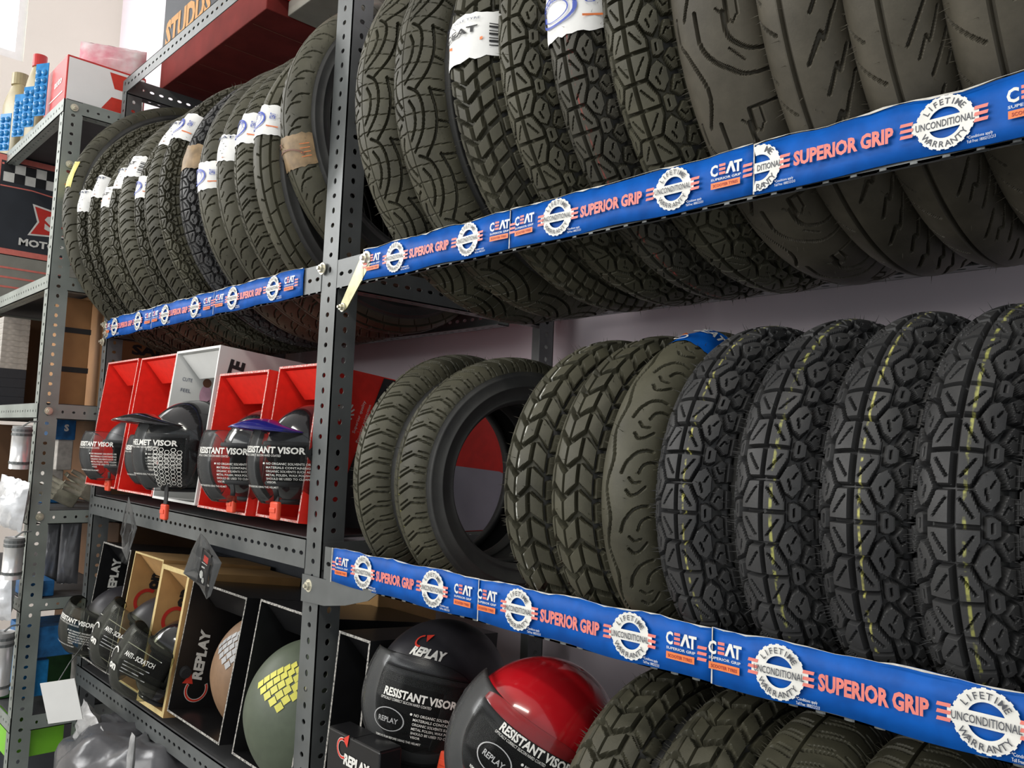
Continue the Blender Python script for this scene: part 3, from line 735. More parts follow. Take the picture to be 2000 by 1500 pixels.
# ------------------------------------------------------------------ banners
def plane_y(y): return lambda u, v: (u, y, v)
def banner(x0, x1, zt, zb, first, seed):
    """printed card strip on the rail face; first = x of the first logo"""
    rnd = random.Random(seed); n = max(6, int((x1-x0)/.012)); v = []; f = []
    yb = -.0035
    def wav(x): return yb-.0016*abs(math.sin(x*23+seed))-.0006*math.sin(x*61)
    top = [zt+.0012*math.sin(x0*90+i*.7)+rnd.uniform(-.0006, .0006) for i in range(n+1)]; bot = [zb+.0012*math.sin(i*.45+seed) for i in range(n+1)]
    for i in range(n+1):
        x = x0+(x1-x0)*i/n
        for j in range(4):
            z = bot[i]+(top[i]-bot[i])*j/3; v.append((x, wav(x)-.0008*math.sin(j*1.5+i*.4), z))
    for i in range(n):
        for j in range(3): f.append((i*4+j, (i+1)*4+j, (i+1)*4+j+1, i*4+j+1))
    b = rk(from_pydata('shelf_banner', v, f, M['banner_blue'], smooth=True)); b['label'] = 'blue printed banner strip'
    sm = b.modifiers.new('thick', 'SOLIDIFY'); sm.thickness = .0012; sm.offset = 1 if False else -1
    # torn paper edge
    ev = []; ef = []
    for i in range(n+1):
        x = x0+(x1-x0)*i/n; t = top[i]+.0006; on = rnd.random() < .45
        h = rnd.uniform(.0008, .0022) if on else .0003
        ev += [(x, wav(x)-.0018, t), (x, wav(x)-.0018, t-h)]
    for i in range(n): ef.append((2*i, 2*i+2, 2*i+3, 2*i+1))
    k = len(ev); ev += [(x0, wav(x0)-.002, zb), (x0+.0016, wav(x0)-.002, zb), (x0+.0012, wav(x0)-.002, zt), (x0, wav(x0)-.002, zt)]; ef.append((k, k+1, k+2, k+3))
    e = from_pydata('torn_edge', ev, ef, M['paper_edge'], b)
    P = Print(); zm = (zt+zb)/2; H = (zt-zb)/.05
    def bars(x):
        if x0+.004 < x < x1-.004:
            for k in (-1, 0, 1): P.rect(x-.005, zm+k*.0052*H-.0014*H, x+.005, zm+k*.0052*H+.0014*H, 'coral_print', skew=.0008)
    def logo(x):
        if not (x0+.012 < x < x1-.008): return
        P.text('C', x-.0135, zm+.008*H, .0115*H, 'white_print', .035, width=.0085)
        for k in (-1, 0, 1): P.rect(x-.0075, zm+.008*H+k*.0042*H-.0013*H, x-.0005, zm+.008*H+k*.0042*H+.0013*H, 'coral_print')
        P.poly([(x-.0005, zm+.0022*H), (x+.0043, zm+.0138*H), (x+.0072, zm+.0138*H), (x+.0110, zm+.0022*H), (x+.0080, zm+.0022*H), (x+.0056, zm+.0095*H), (x+.0025, zm+.0022*H)], 'white_print')
        P.text('T', x+.0135, zm+.008*H, .0115*H, 'white_print', .035, width=.009)
        P.text('SUPERIOR GRIP', x, zm-.0015*H, .0025*H, 'white_print', .01, width=.034)
        P.rect(x-.0165, zm-.0115*H, x+.0165, zm-.0050*H, 'orange_print', n=4); P.text('SCOOTER TYRES', x, zm-.0083*H, .0030*H, 'maroon_print', .02, width=.028)
    def seal(x):
        if not (x0-.0145 < x < x1-.022): return
        lo = x < x0+.02
        n_ = 44
        for i in range(n_):
            a = 2*math.pi*i/n_; b2 = 2*math.pi*(i+1)/n_
            ro = .0228*H*(1.02 if i % 2 else .985); 
            if lo and (x+.02*math.cos((a+b2)/2) < x0+.002): continue
            P.poly([(x+.0130*H*math.cos(a), zm+.0130*H*math.sin(a)), (x+ro*math.cos(a), zm+ro*math.sin(a)), (x+ro*math.cos(b2), zm+ro*math.sin(b2)), (x+.0130*H*math.cos(b2), zm+.0130*H*math.sin(b2))], 'white_print')
        ln = x0+.002 if lo else x-.0262*H
        P.rect(ln, zm-.0052*H, x+.0262*H, zm+.0052*H, 'white_print', n=5)
        if not lo:
            P.text('UNCONDITIONAL', x, zm, .0062*H, 'seal_ink', .012, width=.046*H)
            P.arc('LIFETIME', x, zm, .0180*H, .0052*H, 'seal_ink', D2R(150), D2R(30), bold=.012)
            P.arc('WARRANTY', x, zm, .0180*H, .0052*H, 'seal_ink', D2R(208), D2R(332), bold=.012, inward=True)
        else:
            P.text('DITIONAL', x+.011*H, zm, .0062*H, 'seal_ink', .012, width=.026*H)
            P.arc('ME', x, zm, .0186*H, .0062*H, 'seal_ink', D2R(68), D2R(38), bold=.012); P.arc('RANTY', x, zm, .0186*H, .0062*H, 'seal_ink', D2R(262), D2R(328), bold=.012, inward=True)
        if x+.04 < x1:
            P.text('*Conditions apply', x+.026, zm-.0175*H, .0026*H, 'white_print', .0, width=.019); P.text('Toll Free: 18002121213', x+.027, zm-.0212*H, .0026*H, 'white_print', .0, width=.021)
    c = first
    logo(c); bars(c+.030); seal(c+.056); bars(c+.083)
    if x1-x0 > .15 or c+.18 < x1: P.text('SUPERIOR GRIP', c+.137, zm, .0130*H, 'coral_print', .045, width=.090)
    bars(c+.192); seal(c+.222); bars(c+.249); logo(c+.285); bars(c+.309); bars(c-.022)
    P.out(lambda u, q: (u, wav(u)-.0032, q), b, {'maroon_print': 'small_print', 'seal_ink': 'small_print'})
    return b
M['maroon_print'] = mat('maroon_small_print', (0.35, 0.03, 0.02), 0.5, noise=0.1, nscale=80)
M['red_print2'] = mat('scarlet_print', (0.70, 0.05, 0.03), 0.4, noise=0.1, nscale=80)
M['seal_ink'] = mat('grey_seal_ink', (0.07, 0.075, 0.09), 0.5, noise=0.1, nscale=80)
ZT, ZB = 1.8035, 1.7545
banner(-1.088, -.757, ZT, ZB, -1.058, 1); banner(-.757, -.414, ZT, ZB, -.728, 2); banner(-.414, -.166, ZT, ZB, -.463, 3); banner(-.166, -.010, ZT, ZB, -.140, 4)
banner(-2.295, -1.972, ZT-.002, ZB-.002, -2.281, 5); banner(-1.972, -1.632, ZT-.002, ZB-.002, -1.947, 6); banner(-1.632, -1.277, ZT-.002, ZB-.002, -1.602, 7)
ZT, ZB = 1.3420, 1.2900
banner(-1.130, -.786, ZT, ZB, -1.098, 8); banner(-.786, -.450, ZT, ZB, -.768, 9); banner(-.450, -.100, ZT, ZB, -.435, 10)
# bolts, plates and the brass brace
for p in ((-1.199, -.003, 1.274), (-1.214, -.004, 1.791), (-2.313, -.004, 1.790), (-2.290, -.004, 1.765), (-2.318, -.004, 1.745), (-1.2, -.003, .93), (-1.196, -.003, 2.44)):
    rk(bolt(None, p, (0, -1, 0), .0085))
def plate(name, pts, y, th, m):
    bm = bmesh.new(); a = [bm.verts.new((x, y, z)) for x, z in pts]; b = [bm.verts.new((x, y-th, z)) for x, z in pts]
    bm.faces.new(a); bm.faces.new(b[::-1])
    for i in range(len(a)): j = (i+1) % len(a); bm.faces.new((a[j], a[i], b[i], b[j]))
    bmesh.ops.recalc_face_normals(bm, faces=bm.faces)
    return rk(from_bm(name, bm, m))
br = plate('brace_plate', [(-1.087, 1.800), (-1.074, 1.798), (-1.068, 1.788), (-1.070, 1.776), (-1.128, 1.716), (-1.138, 1.711), (-1.146, 1.713), (-1.146, 1.726), (-1.094, 1.795)], -.004, .0022, M['brass'])
br['label'] = 'brass-plated brace plate'
rk(bolt(None, (-1.080, -.0062, 1.788), (0, -1, 0), .010)); rk(bolt(None, (-1.140, -.0062, 1.718), (0, -1, 0), .006))
plate('corner_plate', [(-1.221, 1.290), (-1.150, 1.290), (-1.135, 1.294), (-1.0, 1.294), (-1.03, 1.276), (-1.09, 1.260), (-1.15, 1.250), (-1.221, 1.247)], -.0022, .0016, M['steel'])

# ------------------------------------------------------------------ cartons
M['red_card'] = mat('bright_red_card', (0.88, 0.028, 0.016), 0.45, noise=0.12, nscale=60)
M['red_card_dark'] = mat('maroon_carton', (0.19, 0.026, 0.022), 0.85, spec=0.2, noise=0.3, nscale=12)
M['white_card'] = mat('white_card', (0.74, 0.74, 0.72), 0.5, noise=0.05, nscale=20)
M['tan_card'] = mat('tan_corrugated_card', (0.52, 0.30, 0.115), 0.7, noise=0.15, nscale=25)
M['pale_card'] = mat('pale_card_edge', (0.62, 0.48, 0.22), 0.8, noise=0.15, nscale=80)
M['brown_card'] = mat('brown_carton', (0.34, 0.17, 0.065), 0.75, noise=0.2, nscale=15)
M['dim_brown'] = mat('dark_brown_carton', (0.15, 0.075, 0.035), 0.75, noise=0.2, nscale=15)
M['black_card'] = mat('black_glossy_card', (0.012, 0.012, 0.013), 0.28, noise=0.2, nscale=40)
M['navy_card'] = mat('dark_navy_carton', (0.03, 0.035, 0.045), 0.6, noise=0.2, nscale=20)
M['edge_dots'] = mat('worn_card_edge', (0.68, 0.55, 0.50), 0.7, noise=0.85, nscale=260, col2=(0.60, 0.05, 0.04))
M['edge_dots_b'] = mat('worn_black_card_edge', (0.50, 0.48, 0.44), 0.5, noise=0.85, nscale=240, col2=(0.05, 0.05, 0.05))
M['pink'] = mat('pink_print', (0.75, 0.42, 0.55), 0.5, noise=0.2, nscale=40)
def open_carton(label, x0, y0, z0, w_, d, h, lean, mo, mi, me_, t=.004, group=None, flap=True, name='helmet_carton', ecorr=None):
    root = empty(name, (x0, y0, z0), (-D2R(lean), 0, 0), label, 'carton', group)
    bm = bmesh.new()
    def pan(a, b, inner):   # panel box; face pointing into the carton gets the inner material, front rim gets the edge material
        vs = bm_box(bm, a, b)
        for f in {f for v in vs for f in v.link_faces}:
            c = f.calc_center_median(); f.normal_update(); n = f.normal
            if abs(c.y) < 1e-4: f.material_index = 2
            elif n.dot(Vector(inner)) > .5: f.material_index = 1
    pan((0, 0, 0), (t, d, h), (1, 0, 0)); pan((w_-t, 0, 0), (w_, d, h), (-1, 0, 0)); pan((t, 0, 0), (w_-t, d, t), (0, 0, 1))
    pan((t, 0, h-t), (w_-t, d, h), (0, 0, -1)); pan((t, d-t, t), (w_-t, d, h-t), (0, -1, 0))
    from_bm('carton_body', bm, [M[mo], M[mi], M[me_]], root)
    if flap:   # tucked top flap, bent down behind the rim
        bm = bmesh.new()
        v = [bm.verts.new(p) for p in ((t, .012, h-t-.001), (w_-t, .012, h-t-.001), (w_-t-.008, .055, h-.050), (t+.008, .055, h-.050))]
        bm.faces.new(v); o = from_bm('top_flap', bm, M[mi], root); sm = o.modifiers.new('t', 'SOLIDIFY'); sm.thickness = .002
    return root
inner_left = lambda t=.004: (lambda u, v: (t+.0008, u, v))
def outer_right(w_): return lambda u, v: (w_+.0008, u, v)
MID = 'open red helmet cartons on the middle left shelf'
H_ = .315
c1 = open_carton('leftmost open red carton on the middle left shelf, holding a helmet', -2.290, -.028, 1.376, .222, .26, H_, 6.0, 'red_card', 'red_card', 'edge_dots', group=MID)
c2 = open_carton('second open red carton, between the leftmost one and the white carton', -2.048, -.028, 1.374, .216, .26, H_, 6.0, 'red_card', 'red_card', 'edge_dots', group=MID)
c3 = open_carton('open white carton with a pink picture among the red helmet cartons', -1.822, -.030, 1.372, .222, .25, H_+.004, 5.5, 'white_card', 'white_card', 'white_card', t=.005)
c4 = open_carton('open red carton just right of the white carton, holding a clear-visored helmet', -1.592, -.028, 1.370, .206, .25, .262, 6.0, 'red_card', 'red_card', 'edge_dots', group=MID)
c5 = open_carton('red carton beside the front post with a small white crest on its side', -1.380, -.012, 1.370, .150, .25, .268, 6.0, 'red_card', 'red_card', 'edge_dots', group=MID)
P = Print()      # crest and slogan on the right side of the last red carton
for i in range(14):
    a = 2*math.pi*i/14; P.line([(.055+.012*math.cos(a), .195+.012*math.sin(a)), (.055+.020*math.cos(a+.3), .195+.020*math.sin(a+.3))], .003, 'white_print')
P.disc(.055, .195, .013, 'white_print'); P.text('Superior quality', .085, .190, .006, 'white_print', 0, width=.06, ang=1.35); P.text('Powering protection', .096, .180, .006, 'white_print', 0, width=.07, ang=1.35)
P.poly([(.125, .266), (.246, .266), (.246, .0), (.055, .0)], 'black_print')
P.out(outer_right(.150), c5, {'black_print': 'black_panel'})
P = Print(); P.text('ELITE', .035, .252, .030, 'black_print', .05, width=.085, ang=1.45)
P.out(outer_right(.222), c3)
P = Print(); P.disc(.075, .235, .022, 'pink', ex=.6); P.disc(.075, .262, .010, 'brown_ink'); P.disc(.092, .215, .012, 'pink'); P.text('CUTE', .03, .262, .008, 'navy_print', 0, width=.022); P.text('FEEL', .03, .238, .008, 'navy_print', 0, width=.022)
P.disc(.115, .228, .008, 'black_print')
P.out(inner_left(.005), c3, {'pink': 'picture', 'brown_ink': 'picture'})
LOWG = 'open helmet cartons on the lowest left shelf'
def replay_art(P, u, v, s=1.0, ang=math.pi/2):
    P.text('REPLAY', u, v, .022*s, 'white_print', .05, width=.105*s, ang=ang, shear=.15)
    du, dv = math.cos(ang), math.sin(ang)
    cu, cv = u-du*.074*s, v-dv*.074*s
    P.ring(cu+.004, cv, .020*s, .0265*s, 'white_print', ang+D2R(60), ang+D2R(300), 20); P.ring(cu+.004, cv, .0212*s, .0253*s, 'red_print2', ang+D2R(62), ang+D2R(298), 20)
    P.poly([(cu-.030*s, cv+.014*s), (cu-.006*s, cv+.012*s), (cu-.014*s, cv+.036*s)], 'red_print2')
k1 = open_carton('black glossy carton leftmost on the lowest left shelf, white lettering inside', -2.272, -.012, .948, .200, .26, .285, 7.0, 'black_card', 'black_card', 'edge_dots_b', group=LOWG)
P = Print(); P.text('REPLAY', .040, .20, .020, 'white_print', .05, width=.09, ang=math.pi/2); P.out(inner_left(), k1)
k2 = open_carton('left one of the two tan cartons with red and black lettering', -2.055, -.008, .948, .176, .26, .285, 7.0, 'tan_card', 'tan_card', 'pale_card', group=LOWG)
k3 = open_carton('right one of the two tan cartons, its pale edge against the black lettered carton', -1.875, -.012, .936, .150, .26, .290, 7.0, 'tan_card', 'tan_card', 'pale_card', t=.010, group=LOWG)
for kk, tt in ((k2, .004), (k3, .010)):
    P = Print(); P.text('on', .052, .218, .030, 'black_print', .06, width=.040, ang=1.45); P.ring(.046, .170, .022, .030, 'red_print', D2R(60), D2R(262), 18); P.text('®', .060, .252, .008, 'black_print', 0)
    P.out(inner_left(tt), kk)
k4 = open_carton('black carton with large white vertical lettering and a red curved arrow inside', -1.722, -.006, .950, .245, .27, .262, 8.0, 'black_card', 'black_card', 'edge_dots_b', group=LOWG)
P = Print(); replay_art(P, .046, .112, .95)
P.out(inner_left(), k4, {'red_print2': 'arrow_emblem'})
k5 = open_carton('black carton behind the front post holding the olive helmet', -1.425, -.006, .950, .205, .27, .268, 8.0, 'black_card', 'black_card', 'edge_dots_b', group=LOWG)
k6 = open_carton('black carton standing right of the front post under the lower banner', -1.150, .004, .885, .088, .26, .325, 4.0, 'black_card', 'black_card', 'edge_dots_b', group=LOWG)
def closed_carton(label, a, b, m, rot=0, name='carton', tape=True, cat='carton', group=None, bev=.002):
    root = empty(name, ((a[0]+b[0])/2, (a[1]+b[1])/2, a[2]), (0, 0, D2R(rot)), label, cat, group)
    hx, hy, h = (b[0]-a[0])/2, (b[1]-a[1])/2, b[2]-a[2]
    bm = bmesh.new(); bm_box(bm, (-hx, -hy, 0), (hx, hy, h), bevel=bev); from_bm('carton_body', bm, M[m], root)
    bm = bmesh.new(); bm_box(bm, (-hx+.001, -hy+.001, h-.0005), (-.0008, hy-.001, h+.0016)); bm_box(bm, (.0008, -hy+.001, h-.0005), (hx-.001, hy-.001, h+.0016)); from_bm('lid_flap', bm, M[m], root)
    return root, hx, hy, h
r_, hx, hy, h = closed_carton('small black carton with white and red lettering in front of the dark helmet', (-1.058, -.040, .852), (-.930, -.004, 1.098), 'black_card')
P = Print(); P.text('REPLAY', .012, .216, .014, 'white_print', .05, width=.062, shear=.15); P.ring(-.024, .228, .010, .0145, 'white_print', D2R(70), D2R(300), 18); P.poly([(-.024, .241), (-.008, .250), (-.012, .232)], 'red_print2'); P.ring(-.024, .228, .0108, .0137, 'red_print2', D2R(72), D2R(298), 18)
P.out(lambda u, v: (u, -hy-.001, v), r_)
closed_carton('plain black carton under the dark helmet', (-1.055, .006, .852), (-.870, .215, 1.030), 'black_card')
r_, hx, hy, h = closed_carton('dark carton under the red helmet', (-.862, -.002, .852), (-.735, .215, 1.040), 'black_card')
r_, hx, hy, h = closed_carton('long tan carton lying flat behind the black lettered cartons, near the shelf above', (-1.62, .27, .920), (-1.40, .42, 1.235), 'tan_card')

# ------------------------------------------------------------------ helmets
def shell_pt(a, b, c, az, el, k=1.0):
    ca = math.cos(el)
    jaw = 1.0+.10*max(0, -math.sin(el))*max(0, math.cos(az))     # chin juts forward
    back = 1.0-.10*max(0, -math.sin(el))*max(0, -math.cos(az))
    return (a*k*ca*math.sin(az), -b*k*ca*math.cos(az)*jaw*back, c*k*math.sin(el))
def patch(name, a, b, c, k, az0, az1, el0, el1, m, parent, na=36, ne=20, thick=.004, corner=0.0, hole=None):
    vs = []; fs = []
    full = abs(az1-az0) > 359
    for i in range(na+1 if not full else na):
        for j in range(ne+1):
            u = i/na; v = j/ne; az = az0+(az1-az0)*u; el = el0+(el1-el0)*v
            if corner:   # round the outline
                e = abs(2*u-1); v2 = el0+(el1-el0)*v; mid = (el0+el1)/2
                el = mid+(v2-mid)*(1-corner*e**6)
            vs.append(shell_pt(a, b, c, D2R(az), D2R(el), k))
    n1 = ne+1
    for i in range(na):
        for j in range(ne):
            ii = (i+1) % na if full else i+1
            if hole:
                az = az0+(az1-az0)*(i+.5)/na; el = el0+(el1-el0)*(j+.5)/ne
                if hole(az, el): continue
            fs.append((i*n1+j, ii*n1+j, ii*n1+j+1, i*n1+j+1))
    o = from_pydata(name, vs, fs, M[m] if isinstance(m, str) else m, parent, smooth=True)
    if thick:
        sm = o.modifiers.new('t', 'SOLIDIFY'); sm.thickness = thick; sm.offset = -1
    return o
M['gloss_black'] = mat('glossy_black_shell', (0.010, 0.010, 0.012), 0.12, coat=0.6, noise=0.1, nscale=40)
M['matt_black'] = mat('matt_black_shell', (0.022, 0.021, 0.026), 0.38, noise=0.15, nscale=60)
M['gloss_red'] = mat('glossy_red_shell', (0.48, 0.008, 0.014), 0.16, coat=0.6, noise=0.08, nscale=30)
M['gloss_blue'] = mat('glossy_blue_shell', (0.02, 0.02, 0.22), 0.15, coat=0.6, noise=0.1, nscale=40)
M['matt_brown'] = mat('matt_brown_shell', (0.24, 0.14, 0.075), 0.55, noise=0.15, nscale=60)
M['matt_olive'] = mat('matt_olive_shell', (0.085, 0.105, 0.07), 0.5, noise=0.12, nscale=60)
M['lining'] = mat('black_helmet_lining', (0.012, 0.012, 0.012), 0.9, spec=.1, noise=0.2, nscale=200)
M['visor'] = clear_plastic('clear_visor', alpha=.05)
M['visor_dim'] = clear_plastic('smoked_visor', (0.80, 0.81, 0.74), alpha=.08)
M['bag'] = clear_plastic('clear_bag_film', alpha=.10, rough=.18)
M['grey_bag'] = mat('grey_plastic_wrap', (0.13, 0.13, 0.14), 0.22, noise=0.5, nscale=9, bump=.6, bscale=25)
M['orange_plastic'] = mat('orange_red_plastic', (0.80, 0.08, 0.03), 0.35, noise=0.1, nscale=40)
M['strap'] = mat('black_webbing', (0.02, 0.02, 0.022), 0.8, noise=0.2, nscale=300)
M['silver'] = mat('silver_print', (0.38, 0.38, 0.38), 0.4, noise=0.1, nscale=60)
M['lime'] = mat('yellow_wing_print', (0.70, 0.66, 0.10), 0.45, noise=0.1, nscale=60)
def visor_text(P, sc=1.0, logo=True, words='RESISTANT VISOR'):
    P.text('WATER '+words if False else words, .012*sc, .034*sc, .0115*sc, 'white_print', .035, width=.108*sc)
    P.text('OPTICALLY CORRECT SILICON HARD COATED', -.006*sc, .024*sc, .0040*sc, 'white_print', 0, width=.078*sc)
    for k, t in enumerate(('NO ORGANIC SOLVENTS OR', 'MATERIALS CONTAINING', 'ORGANIC SOLVENTS SUCH AS', 'METAL POLISH, WAX POLISH', 'SHOULD BE USED TO CLEAN', 'VISOR')):
        P.text(t, .012*sc, (.010-.0068*k)*sc, .0042*sc, 'white_print', .01, width=(.062 if k < 5 else .015)*sc, align='l')
    P.disc(.008*sc, .010*sc, .0018*sc, 'white_print')
    if logo:
        P.ring(-.026*sc, -.006*sc, .0165*sc, .0178*sc, 'silver', n=28, ex=1.5); P.text('REPLAY', -.026*sc, -.006*sc, .008*sc, 'silver', .02, width=.034*sc)
    P.text('REMOVE FILM BEFORE USING THE HELMET', -.010*sc, -.034*sc, .0040*sc, 'white_print', .01, width=.080*sc)
def helmet(label, pos, a, b, c, m, yaw=0, roll=0, pitch=0, full=True, visor=None, art=None, vaz=62, vel=(-46, 24), vk=1.09, centre=28, peak=None, extra=None, buckle=None, group=None, seg=48, trim=True, vfwd=0.0):
    root = empty('motorcycle_helmet', (pos[0], pos[1], pos[2]-c*.85), (D2R(pitch), D2R(roll), D2R(yaw)), label, 'helmet', group)
    hub = Matrix.Translation((0, 0, c*.85))
    def sh(o): o.location = (0, 0, c*.85); return o
    if full: hole = lambda az, el: abs(az) < 62 and -30 < el < 12
    else: hole = lambda az, el: abs(az) < 70 and el < 14
    s = sh(patch('shell', a, b, c, 1.0, -180, 180, -58, 90, m, root, 72, 36, .006, hole=hole)); s.modifiers.new('s', 'SUBSURF').render_levels = 1
    sh(patch('lining', a, b, c, .89, -180, 180, -55, 88, 'lining', root, 48, 24, .004, hole=(lambda az, el: abs(az) < 55 and (-24 if full else -90) < el < 6)))
    if trim:   # rubber edging round the face opening
        A = 63 if full else 71; E1 = 13; E0 = -31 if full else -57
        pts = []
        for t in range(0, 13): pts.append((-A+2*A*t/12, E1))
        for t in range(1, 9): pts.append((A, E1+(E0-E1)*t/8))
        if full:
            for t in range(1, 13): pts.append((A-2*A*t/12, E0))
        left = [(-A, E1+(E0-E1)*t/8) for t in range(8, 0, -1)]
        pts = (left+pts) if not full else pts+left
        bm = bmesh.new(); bm_tube(bm, [shell_pt(a, b, c, D2R(x), D2R(e), 1.003) for x, e in pts], .0045, 6)
        bm_tube(bm, [shell_pt(a, b, c, D2R(x), D2R(-58), 1.0) for x in range(-180 if full else 71, 181 if full else 290, 12)], .005, 6)
        sh(from_bm('edge_trim', bm, M['strap'], root, smooth=True))
    if visor:
        v = sh(patch('visor', a, b, c, vk, -vaz-12, vaz+12, vel[0], vel[1], visor, root, 40, 20, .0022, corner=.35)); v.location = (0, -vfwd, c*.85)
        bm = bmesh.new()
        for sgn in (-1, 1):
            p = Vector(shell_pt(a, b, c, D2R(sgn*(vaz+8)), D2R((vel[0]+vel[1])/2+14), 1.0)); n = Vector((sgn, 0, 0))
            bm_tube(bm, [p, p+n*.014], [.013, .011], 18)
        sh(from_bm('pivot', bm, M['strap'], root))
        if art:
            P = Print(); art(P)
            P.out(lambda u, q: shell_pt(a, b, c, D2R(centre)+u/(a*1.05), D2R((vel[0]+vel[1])/2)+q/(c*1.05), vk+.020), v)
            for ch in v.children: pass
    if peak:
        vs = []; fs = []; n = 16
        for i in range(n+1):
            t = -1+2*i/n; az = t*58
            p0 = Vector(shell_pt(a, b, c, D2R(az), D2R(38-14*abs(t)), 1.02)); L = .085*(1-.75*abs(t)**2.2)
            p1 = p0+Vector((0, -L, -.014*(1-abs(t)))); pm = (p0+p1)/2+Vector((0, 0, .010*(1-t*t)))
            vs += [p0, pm, p1]
        for i in range(n): fs += [(3*i, 3*i+3, 3*i+4, 3*i+1), (3*i+1, 3*i+4, 3*i+5, 3*i+2)]
        o = sh(from_pydata('peak', vs, fs, M[peak], root, smooth=True)); sm = o.modifiers.new('t', 'SOLIDIFY'); sm.thickness = .004
        o.modifiers.new('s', 'SUBSURF').render_levels = 1
    if extra:
        P = Print(); extra(P)
        P.out(lambda u, q: shell_pt(a, b, c, D2R(centre)+u/a, q/c, 1.014), s, {'silver': 'wing_print', 'lime': 'wing_print'})
    if buckle:   # chin strap hanging out with its buckle
        bx, by, bz, L = buckle
        bm = bmesh.new(); p = [Vector((bx+.012*math.sin(t*2), by-.004*t, bz-L*t)) for t in [i/6 for i in range(7)]]
        for q0, q1 in zip(p[:-1], p[1:]):
            v = [bm.verts.new(q0+Vector((-.008, 0, 0))), bm.verts.new(q0+Vector((.008, 0, 0))), bm.verts.new(q1+Vector((.008, 0, 0))), bm.verts.new(q1+Vector((-.008, 0, 0)))]; bm.faces.new(v)
        st = sh(from_bm('chin_strap', bm, M['strap'], root)); sm = st.modifiers.new('t', 'SOLIDIFY'); sm.thickness = .002
        bm = bmesh.new(); e = p[-1]; bm_box(bm, (e.x-.013, e.y-.005, e.z-.024), (e.x+.013, e.y+.004, e.z+.006), bevel=.003); bm_box(bm, (e.x-.009, e.y-.007, e.z-.012), (e.x+.009, e.y-.003, e.z-.004), bevel=.001)
        bk = from_bm('buckle', bm, M['orange_plastic'], st); bk['label'] = 'orange plastic buckle'
    return root
vt = lambda P: visor_text(P, .78, logo=False, words='RESISTANT VISOR')
vt_full = lambda P: visor_text(P, 1.0)
GM = 'helmets in the open cartons of the middle left shelf'
def hexes(P):
    visor_text(P, .8, False, 'HELMET VISOR')
    for i in range(9):
        for j in range(5):
            P.ring(.022+.0085*j, .012-.0074*i+(.0037 if j % 2 else 0), .0030, .0040, 'white_print', n=6)
helmet('black helmet with a clear printed visor in the leftmost red carton', (-2.140, .050, 1.468), .078, .085, .082, 'matt_black', visor='visor', vfwd=.03, art=vt, vk=1.25, centre=20, buckle=(.02, -.075, -.055, .02), group=GM)
helmet('dark helmet with a clear visor in the second red carton, behind the peaked helmet', (-1.930, .050, 1.465), .078, .085, .082, 'gloss_black', visor='visor', art=vt, vk=1.2, centre=20, group=GM)
helmet('black helmet with a pointed peak and a honeycomb visor in front of the white carton', (-1.688, .000, 1.482), .080, .100, .098, 'gloss_black', visor='visor', art=hexes, vk=1.2, centre=20, peak='gloss_black', buckle=(.045, -.070, -.065, .050), group=GM)
helmet('black and white helmet with a clear visor right of the white carton', (-1.450, .040, 1.472), .076, .085, .090, 'gloss_black', visor='visor', vfwd=.02, art=vt, vk=1.25, centre=20, buckle=(.02, -.075, -.050, .025), group=GM,
       extra=lambda P: (P.line([(.00, .052), (.06, .060)], .008, 'white_print'), P.line([(.0, .066), (.05, .072)], .004, 'white_print')))
helmet('helmet with a blue peak and clear visor just left of the front post', (-1.288, .040, 1.478), .060, .085, .090, 'gloss_black', visor='visor', vfwd=.01, art=vt, vk=1.22, centre=20, peak='gloss_blue', buckle=(.02, -.075, -.055, .025), group=GM)
GK = 'helmets in the open cartons of the lowest left shelf'
helmet('matt black helmet tipped forward in the leftmost black carton', (-2.165, .030, 1.052), .072, .085, .085, 'matt_black', visor='visor_dim', art=vt, vfwd=.035, vk=1.2, centre=20, pitch=-8, roll=10, group=GK)
def scratch(P):
    P.text('ANTI - SCRATCH', .028, .020, .0085, 'white_print', .02, width=.052); P.line([(-.04, .030), (.06, .030)], .0012, 'white_print')
    for k in range(4): P.rect(.008, .006-.006*k, .052-.006*(k % 3), .0075-.006*k, 'silver')
    P.ring(-.024, .006, .010, .0125, 'white_print', D2R(30), D2R(240), 14); P.text('on', -.014, -.010, .014, 'white_print', .04, width=.022)
    P.line([(-.045, -.040), (.06, -.040)], .0014, 'white_print')
helmet('matt black helmet with smoked visor in the left tan carton', (-1.972, .030, 1.050), .078, .090, .100, 'matt_black', visor='visor_dim', art=scratch, vfwd=.040, vk=1.2, centre=16, pitch=-22, roll=12, group=GK)
helmet('glossy black helmet with smoked anti-scratch visor in the right tan carton', (-1.808, .020, 1.030), .070, .092, .098, 'gloss_black', visor='visor_dim', art=scratch, vfwd=.040, vk=1.18, centre=16, pitch=-22, roll=12, group=GK)
def wing(col):
    ca, sa = math.cos(.62), math.sin(.62)
    def f(P):
        def q(x, y): return ((x*ca-y*sa)*.85-.006, (x*sa+y*ca)*.85+.058)
        for k in range(5):
            n = (6, 6, 5, 4, 3)[k]; y0 = .030-.0155*k; x0 = -.046+.007*k
            for i in range(n):
                a = x0+.0165*i; bow = .006*math.sin(i/(n-.5)*math.pi)
                P.poly([q(a, y0+bow), q(a+.0148, y0+bow+.002), q(a+.0148, y0+bow+.0150), q(a, y0+bow+.0132)], col)
        P.poly([q(.040, -.030), q(.058, -.010), q(.060, .022), q(.046, .010)], col)
    return f
helmet('matt brown open-face helmet with silver wings in the lettered black carton', (-1.560, .115, 1.040), .092, .100, .118, 'matt_brown', yaw=152, full=False, centre=-132, extra=wing('silver'), group=GK)
helmet('matt olive open-face helmet with a yellow wing, behind the front post', (-1.290, .065, 1.040), .095, .110, .125, 'matt_olive', yaw=142, full=False, centre=-110, extra=wing('lime'), group=GK)
